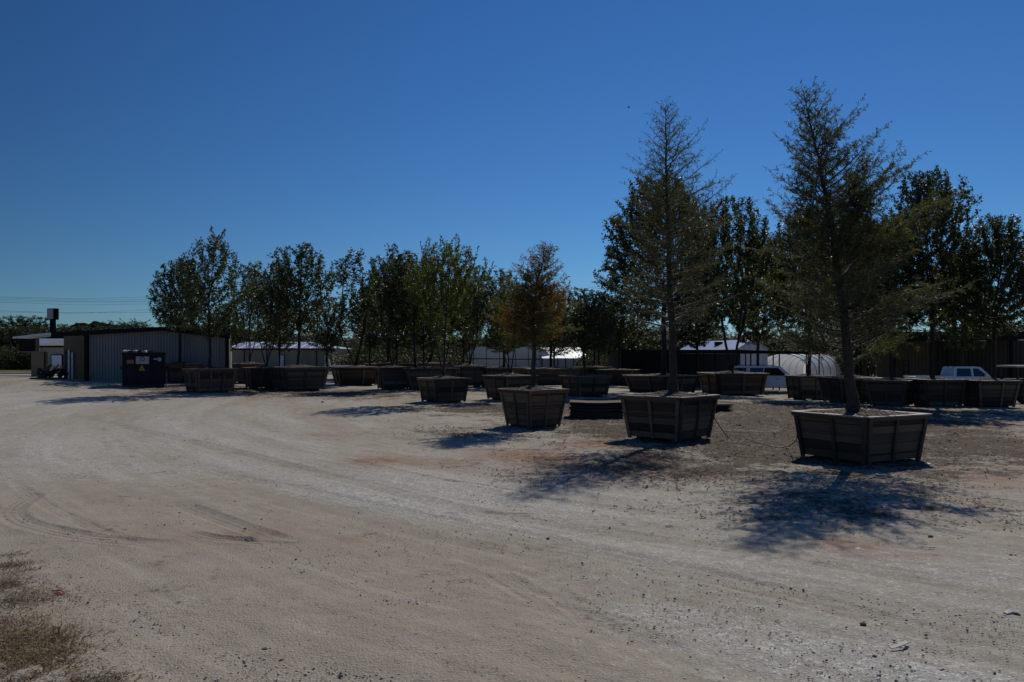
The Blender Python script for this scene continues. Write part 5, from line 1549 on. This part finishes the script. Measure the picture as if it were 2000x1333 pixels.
def vehicle(name, label, cat, loc, rotz, kind, group=None):
    """x forward, kind 'wagon' or 'pickup'"""
    root = thing(name, label, cat, loc, rotz, group)
    Lh, W = (2.75, .98) if kind == 'wagon' else (2.95, .98)
    R = .39; wx = (-1.62, 1.68) if kind == 'wagon' else (-1.75, 1.85)
    zb, zbelt, zroof = .38, 1.16, 1.86
    low = [(-Lh, .52)]
    def arch(cx):
        return [(cx + math.cos(a) * (R + .09), max(.40, R + math.sin(a) * (R + .09))) for a in np.linspace(math.pi, 0, 9)]
    low += [(-Lh + .08, zb)] + arch(wx[0]) + arch(wx[1]) + [(Lh - .15, zb), (Lh, .55), (Lh, .88), (Lh - .12, 1.04), (Lh - 1.25, zbelt)]
    low += [(-Lh, zbelt)] if kind == 'wagon' else [(-.9, zbelt), (-.9, zbelt), (-Lh, zbelt + .02)]
    tp = lambda x, z: 1.0 - .05 * smooth(.75, 1.2, z) - .06 * smooth(Lh - .9, Lh, abs(x))
    MB().extrude_y(low, -W, W, lambda x, z: float(tp(x, z))).build('body', M['white_paint'], root)
    if kind == 'wagon': cabp = [(-Lh + .05, zbelt), (1.45, zbelt), (.72, zroof - .04), (.5, zroof), (-Lh + .55, zroof), (-Lh + .30, zroof - .06)]
    else: cabp = [(-.50, zbelt), (2.0, zbelt), (1.35, zroof - .04), (1.1, zroof), (-.25, zroof), (-.38, zroof - .06)]
    k = lambda x, z: float(.93 - .15 * (z - zbelt) / (zroof - zbelt))
    MB().extrude_y(cabp, -W, W, k).build('cabin', M['white_paint'], root)
    def glass(name, poly):
        for s in (-1, 1):
            V = [(x, s * (W * k(x, z) + .006), z) for x, z in poly]
            MB().add(V, [tuple(range(len(V)))]).build(name, M['glass'], root)
    z0, z1 = zbelt + .05, zroof - .12
    if kind == 'wagon':
        glass('side_window', [(-.42, z0), (-.35, z1), (.52, z1), (1.02, z0 + .10), (1.02, z0)])
        glass('side_window', [(-1.35, z0), (-1.3, z1), (-.42, z1), (-.49, z0)])
        glass('side_window', [(-2.50, z0), (-2.36, z1), (-1.55, z1), (-1.60, z0)])
    else:
        glass('side_window', [(.84, z0), (.82, z1), (1.16, z1), (1.66, z0 + .10), (1.66, z0)])
        glass('side_window', [(-.30, z0), (-.22, z1), (.66, z1), (.70, z0)])
    xf0, xf1 = cabp[1][0], cabp[2][0]
    wk0, wk1 = W * k(0, zbelt + .05), W * k(0, zroof - .06)
    f = lambda t: (xf0 + (xf1 - xf0) * t + .012, zbelt + (zroof - .04 - zbelt) * t)
    a_, b_ = f(.06), f(.93)
    MB().add([(a_[0], -wk0 + .06, a_[1]), (a_[0], wk0 - .06, a_[1]), (b_[0], wk1 - .05, b_[1]), (b_[0], -wk1 + .05, b_[1])], [(0, 1, 2, 3)]).build('windshield', M['glass'], root)
    for y in (-W + .02, W - .02):
        for x in wx: wheel(root, x, y, R)
    for s in (-1, 1):
        mx_ = 1.0 if kind == 'wagon' else 1.5
        MB().box(mx_, mx_ + .18, s * W * .93 - (.0 if s > 0 else .2), s * W * .93 + (.2 if s > 0 else 0), zbelt + .02, zbelt + .20).build('mirror', M['white_paint'], root)
        MB().box(Lh - .10, Lh + .01, s * .72 - .16, s * .72 + .16, .78, .95).build('headlight', M['sticker'], root)
        MB().box(-Lh - .01, -Lh + .08, s * .80 - .1, s * .80 + .1, .78, 1.1).build('tail_light', M['red_plastic'], root)
        for x in ((.55, -.95) if kind == 'wagon' else (1.0, -.1)): MB().box(x - .12, x + .08, s * (W + .0) - .012, s * W + .012, .96, 1.0).build('door_handle', M['black'], root)
        for x in ((-1.4, -.42, 1.05) if kind == 'wagon' else (-.42, .77, 1.7)): MB().box(x - .006, x + .006, s * (W - .001) - .004, s * W + .003, .5, zbelt - .08).build('door_seam', M['black'], root)
    MB().box(Lh - .05, Lh + .10, -W + .08, W - .08, .42, .66).build('bumper', M['rim'], root)
    MB().box(-Lh - .10, -Lh + .04, -W + .08, W - .08, .42, .62).build('bumper', M['rim'], root)
    MB().box(Lh - .04, Lh + .02, -.52, .52, .72, .92).build('grille', M['black'], root)
    MB().box(-1.15, 1.15, -W - .005, W + .005, .36, .40).build('side_step', M['black'], root)
    if kind == 'wagon':
        for s in (-1, 1): MB().tube([(.3, s * .66, zroof + .0), (.2, s * .66, zroof + .06), (-1.9, s * .66, zroof + .06), (-2.0, s * .66, zroof)], .02, 6).build('roof_rail', M['black'], root)
    else:
        MB().box(-Lh + .08, -.55, -W + .12, W - .12, zbelt - .02, zbelt + .022).build('bed_cover', M['black'], root)
        for s in (-1, 1): MB().box(-Lh, -.50, s * (W * .94) - .05, s * (W * .94) + .05, zbelt - .01, zbelt + .07).build('bed_rail', M['white_paint'], root)
    return root
x = xd(1522, 54); vehicle('estate_wagon', 'white long estate wagon with roof rails parked behind the boxes', 'car', (x, 56, float(g(x, 56))), math.radians(-17), 'wagon')
x = xd(1880, 53); vehicle('pickup_truck', 'white crew-cab pickup parked before the dark open shed', 'pickup truck', (x, 54, float(g(x, 54))), math.radians(-2), 'pickup')
x = xd(684, 78)
tl = thing('flatbed_trailer', 'pale flatbed trailer with one upright end post beside the long cream building', 'trailer', (x, 78, float(g(x, 78))))
for k_ in range(5): MB().box(-1.75, 1.75, -.9 + k_ * .36, -.9 + k_ * .36 + .34, .82, .90).build('deck_board', M['white_paint'], tl)
MB().box(-1.8, 1.8, -.98, -.91, .62, .92).build('side_rail', M['white_paint'], tl)
MB().box(-1.8, 1.8, .91, .98, .62, .92).build('side_rail', M['white_paint'], tl)
MB().hexa([(-1.80, -.95, .9), (-1.70, -.95, .9), (-1.70, -.85, .9), (-1.80, -.85, .9), (-1.95, -.95, 1.55), (-1.87, -.95, 1.55), (-1.87, -.85, 1.55), (-1.95, -.85, 1.55)]).build('end_post', M['white_paint'], tl)
MB().box(1.8, 2.9, -.06, .06, .55, .67).build('tow_bar', M['steel_dark'], tl)
for xx_ in (-.45, .40):
    for yy_ in (-.95, .95): wheel(tl, xx_, yy_ + (.2 if yy_ > 0 else -.2), .34)

# orange loader at the right edge
x = xd(2028, 36); y = 37.0
ld = thing('loader', 'orange loader with a pale canopy roof at the right edge', 'loader', (x, y, float(g(x, y))), math.radians(8))
MB().extrude_y([(-.9, .45), (1.6, .45), (1.6, .95), (.6, 1.05), (.3, .75), (-.9, .75)], -.55, .55).build('chassis', M['orange'], ld)
MB().box(-.8, .2, -.4, .4, .76, 1.15).build('seat_box', M['black'], ld)
MB().extrude_y([(.55, 1.06), (1.55, .96), (1.5, 1.28), (.6, 1.4)], -.42, .42).build('engine_hood', M['orange'], ld)
for a in (-.75, .5):
    for s in (-.5, .5): MB().box(a - .04, a + .04, s - .04, s + .04, .75, 1.68).build('canopy_post', M['black'], ld)
MB().box(-.95, .75, -.66, .66, 1.69, 1.77).build('canopy', M['concrete'], ld)
for (wx_, wr) in ((-.45, .48), (1.2, .38)):
    for s in (-.62, .62): wheel(ld, wx_, s + (.1 if s > 0 else -.1), wr, 'rust')
MB().hexa([(-1.7, -.8, .08), (-1.2, -.8, .08), (-1.2, .8, .08), (-1.7, .8, .08), (-1.55, -.8, .62), (-1.15, -.8, .7), (-1.15, .8, .7), (-1.55, .8, .62)]).build('bucket', M['orange'], ld)
for s in (-.5, .5): MB().tube([(-1.3, s, .4), (-.6, s, .95), (.3, s, 1.0)], .06, 6).build('lift_arm', M['orange'], ld)

# ------------------------------------------------------------------ board stacks
def stack(px, py, W, Dp, n, th, rot, label, bow=.04):
    x, y = at(px, py)
    root = thing('board_stack', label, 'stack of boards', (x, y + Dp / 2, float(g(x, y))), rot, 'stacks of old boards on the ground')
    rs_ = random.Random(int(px)); z = .04
    for k in range(n):
        dx, dy, r = rs_.uniform(-.09, .09), rs_.uniform(-.06, .06), rs_.uniform(-.05, .05)
        sc = 1.0 if rs_.random() < .8 else .7
        V = []
        m_ = 7
        for i in range(m_):
            u = (i / (m_ - 1) - .5) * W * sc; zz = z + bow * (2 * i / (m_ - 1) - 1) ** 2 * rs_.uniform(.5, 1)
            for (v, dz) in ((-Dp / 2, 0), (Dp / 2, 0), (Dp / 2, th), (-Dp / 2, th)): V.append((u, v, zz + dz))
        Fc = [(0, 1, 2, 3), tuple(4 * (m_ - 1) + q for q in (3, 2, 1, 0))]
        for i in range(m_ - 1):
            for q in range(4): Fc.append((4 * i + q, 4 * i + 4 + q, 4 * i + 4 + (q + 1) % 4, 4 * i + (q + 1) % 4))
        o = link('board', mesh('board', V, Fc, M[rs_.choice(['wood_dark', 'wood_dark', 'wood'])]), root, (dx, dy, 0), (0, 0, r))
        z += th + rs_.uniform(.004, .03)
    for s in (-1, 1): MB().box(s * W * .3 - .05, s * W * .3 + .05, -Dp / 2, Dp / 2, -.02, .04).build('bearer', M['wood_dark'], root)
    return root
stack(1168, 818, 1.75, 1.2, 15, .018, math.radians(-4), 'tall stack of warped dark boards between two tree boxes')
stack(1408, 806, .75, .9, 6, .022, math.radians(8), 'low stack of boards right of the hose-draped box', .01)
rr2 = random.Random(6)
for k in range(2):
    x, y = at(1145 + k * 280, 812 + k * 5)

# ------------------------------------------------------------------ hoses
def hose(pts, r, mat, label):
    # smooth through points
    P = [Vector(p) for p in pts]; out = []
    Q = [P[0] * 2 - P[1]] + P + [P[-1] * 2 - P[-2]]
    for i in range(1, len(Q) - 2):
        for t in np.linspace(0, 1, 8, endpoint=False):
            a, b, c, d = Q[i - 1], Q[i], Q[i + 1], Q[i + 2]
            out.append(.5 * ((2 * b) + (c - a) * t + (2 * a - 5 * b + 4 * c - d) * t * t + (3 * b - a - 3 * c + d) * t ** 3))
    out.append(P[-1])
    o = MB().tube(out, r, 6).build('hose', mat, None, True); return tag(o, label, 'hose', 'irrigation hoses')
def gp(px, py, z=.015):
    x, y = at(px, py); return (x, y, float(g(x, y)) + z)
cB = BX['B']; dB_ = cB[1] - .0
y1 = at(1423, 858)[1]
hose([(xd(1345, 19.9), 19.9, zd(772, 19.9)), (xd(1378, 19.5), 19.5, zd(770, 19.5)), (xd(1388, 19.4), 19.4, zd(800, 19.4)), (xd(1400, 19.45), 19.45, zd(825, 19.45)), gp(1423, 858)], .011, M['hose'], 'black hose drooping from the box rim down to the ground')
hose([gp(1392, 843), gp(1440, 845), gp(1500, 841), gp(1545, 838)], .010, M['hose_pale'], 'pale hose lying straight on the ground between the two front boxes')
cA = BX['A']; hA = 16.0
hose([(xd(1557, hA), hA, zd(850, hA)), (xd(1552, hA), hA - .05, zd(862, hA)), gp(1535, 876, .03), gp(1510, 874), gp(1480, 866), gp(1455, 858)], .010, M['hose'], 'black hose looping left from the nearest box')
hose([gp(1530, 885), gp(1545, 893), gp(1562, 898)], .008, M['hose'], 'short bit of black hose beside the corner of the nearest box')
st = thing('marker_stake', 'short grey stake standing in the mulch of the nearest box', 'stake', (xd(1692, cA[1] + .1), cA[1] + .1, cA[2] + cA[4]))
MB().tube([(0, 0, -.05), (0, 0, .17)], .012, 6).build('stake_rod', M['rim'], st)
MB().box(-.02, .02, -.015, .015, .16, .19).build('stake_cap', M['steel_dark'], st)

# ------------------------------------------------------------------ stones and litter that can be told apart
def stone(px, py, wpx, label, mat='stone', hh=.55):
    x, y = at(px, py); s = wpx * y / F / 2
    r_ = random.Random(int(px * 7 + py))
    V = []; n = 8
    for k, (rr_, zz) in enumerate(((.85, -.2), (1.0, .15), (.8, .6), (.35, .85))):
        for a in range(n):
            q = a * 2 * math.pi / n; j = r_.uniform(.8, 1.15)
            V.append((math.cos(q) * rr_ * s * j, math.sin(q) * rr_ * s * j * .75, zz * s * hh * 1.3 * r_.uniform(.9, 1.1)))
    Fc = []
    for k in range(3):
        for a in range(n): Fc.append((k * n + a, k * n + (a + 1) % n, (k + 1) * n + (a + 1) % n, (k + 1) * n + a))
    Fc.append(tuple(3 * n + a for a in range(n)))
    o = link('stone', mesh('stone', V, Fc, M[mat]), None, (x, y, float(g(x, y)) + s * .1), (0, 0, r_.uniform(0, 3)))
    return tag(o, label, 'stone', 'loose stones on the drive')
for a in [(1070, 1054, 10, 'round dark stone in the middle of the drive, below the two short skid marks'), (1619, 1102, 14, 'flat dark stone below the shadow of the largest cypress'),
          (1686, 1221, 14, 'dark stone right of centre, above the strip of pale bark'), (1809, 1242, 9, 'small dark stone right of the strip of pale bark'), (1627, 1193, 6, 'small dark stone up left of the strip of pale bark'),
          (865, 1238, 14, 'brown stone near the bottom centre'), (786, 1214, 8, 'little dark stone up left of the brown stone'), (666, 1322, 12, 'bluish dark stone at the bottom edge'),
          (479, 1034, 8, 'pointed brown stone by the double skid marks'), (517, 1270, 14, 'dark clod near the bottom, left of centre'), (398, 1190, 13, 'dark clod left of centre, beside a smaller crumb'),
          (243, 1279, 8, 'small dark clod near the dry grass'), (578, 1094, 7, 'small stone right of the double skid marks'), (550, 1291, 11, 'flat dark stone right of the dark clod'),
          (1708, 1283, 9, 'dark stone below the strip of pale bark'), (1943, 1316, 8, 'dark stone in the bottom right corner'), (1986, 1202, 14, 'pale stone at the right edge'),
          (1445, 832, 9, 'pale rounded stone on the mulch right of the hose-draped box'), (1818, 1050, 12, 'flat greenish stone at the right edge of the cypress shadow'), (1047, 919, 8, 'flat stone on the bare red clay'),
          (630, 787, 8, 'dark lump on the drive before the middle row'), (221, 786, 6, 'dark lump on the drive left of the dumpster shadow'), (1975, 1086, 9, 'dark stone by the right edge, above the wheel ruts'), (663, 1043, 6, 'small dark stone on the grey gravel')]:
    stone(*a)
# pale bark strip
x, y = at(1762, 1266)
V = []; 
for i in range(7):
    t = i / 6; V += [(-.14 + .28 * t, -.03 + .10 * t * t, .008 + .01 * math.sin(t * 3)), (-.14 + .27 * t, .005 + .10 * t * t, .014 + .01 * math.sin(t * 3))]
V += [(a, b, c - .006) for a, b, c in V]
Fc = []
for i in range(6): Fc += [(2 * i, 2 * i + 2, 2 * i + 3, 2 * i + 1), (14 + 2 * i, 14 + 2 * i + 1, 14 + 2 * i + 3, 14 + 2 * i + 2), (2 * i, 14 + 2 * i, 16 + 2 * i, 2 * i + 2), (2 * i + 1, 2 * i + 3, 17 + 2 * i, 15 + 2 * i)]
o = link('bark_strip', mesh('bark_strip', V, Fc, M['palelitter']), None, (x, y, .004), (0, 0, .25)); o.scale = (.75, .75, 1)
tag(o, 'curved strip of pale bark lying at the lower right', 'bark')
def scrap(px, py, sx, sy, mat, label, name='litter_scrap', rot=.3):
    x, y = at(px, py)
    o = MB().hexa([(-sx, -sy, 0), (sx, -sy * .8, 0), (sx * .8, sy, 0), (-sx * .9, sy, 0), (-sx, -sy, .012), (sx, -sy * .8, .02), (sx * .8, sy, .03), (-sx * .9, sy, .012)]).build(name, M[mat], None, False, (x, y, float(g(x, y)) + .003))
    o.rotation_euler = (0, 0, rot); return tag(o, label, 'litter')
scrap(1812, 908, .06, .045, 'palelitter', 'white scrap of paper at the corner of the nearest box shadow')
scrap(1675, 1076, .035, .02, 'palelitter', 'white scrap on the orange clay below the cypress shadow')
scrap(62, 762, .16, .08, 'red_plastic', 'small red scrap on the gravel mound, far left')
scrap(1970, 1200, .035, .02, 'palelitter', 'pale flat scrap near the right edge')
scrap(270, 762, .12, .06, 'palelitter', 'pale litter on the ground in front of the dumpster')
hp = [gp(100, 1158), gp(118, 1157), gp(125, 1161), gp(115, 1165), gp(106, 1163)]
o = MB().tube(hp, .006, 5).build('red_twine', M['red_plastic'], None, True); tag(o, 'looped bit of red twine at the edge of the dry grass', 'twine')
o = MB().tube([gp(-10, 1088), gp(15, 1087), gp(34, 1085)], .004, 5).build('green_twine', M['teal_plastic'], None, True); tag(o, 'thin teal twine at the left edge', 'twine')
o = MB().tube([gp(115, 1242), gp(122, 1230, .03), gp(121, 1212, .05)], [.010, .008, .003], 6).build('straw_leaf', M['straw'], None, True); tag(o, 'curled straw-coloured dead leaf above the dry grass', 'leaf')
# red hose bits on the soil between the front boxes
# bird in the sky
bd = MB()
bd.tube([(-.12, 0, 0), (0, 0, .01), (.12, 0, 0)], [.01, .035, .012], 8)
bd.add([(-.04, 0, .01), (.05, 0, .01), (.0, -.22, .08), (-.05, -.20, .08)], [(0, 1, 2, 3)]); bd.add([(-.04, 0, .01), (.05, 0, .01), (.0, .22, .08), (-.05, .20, .08)], [(3, 2, 1, 0)])
o = bd.build('bird', M['black'], None, False, (xd(1228, 60), 60, zd(210.5, 60))); tag(o, 'tiny dark bird flying high above the sparse cypress', 'bird')
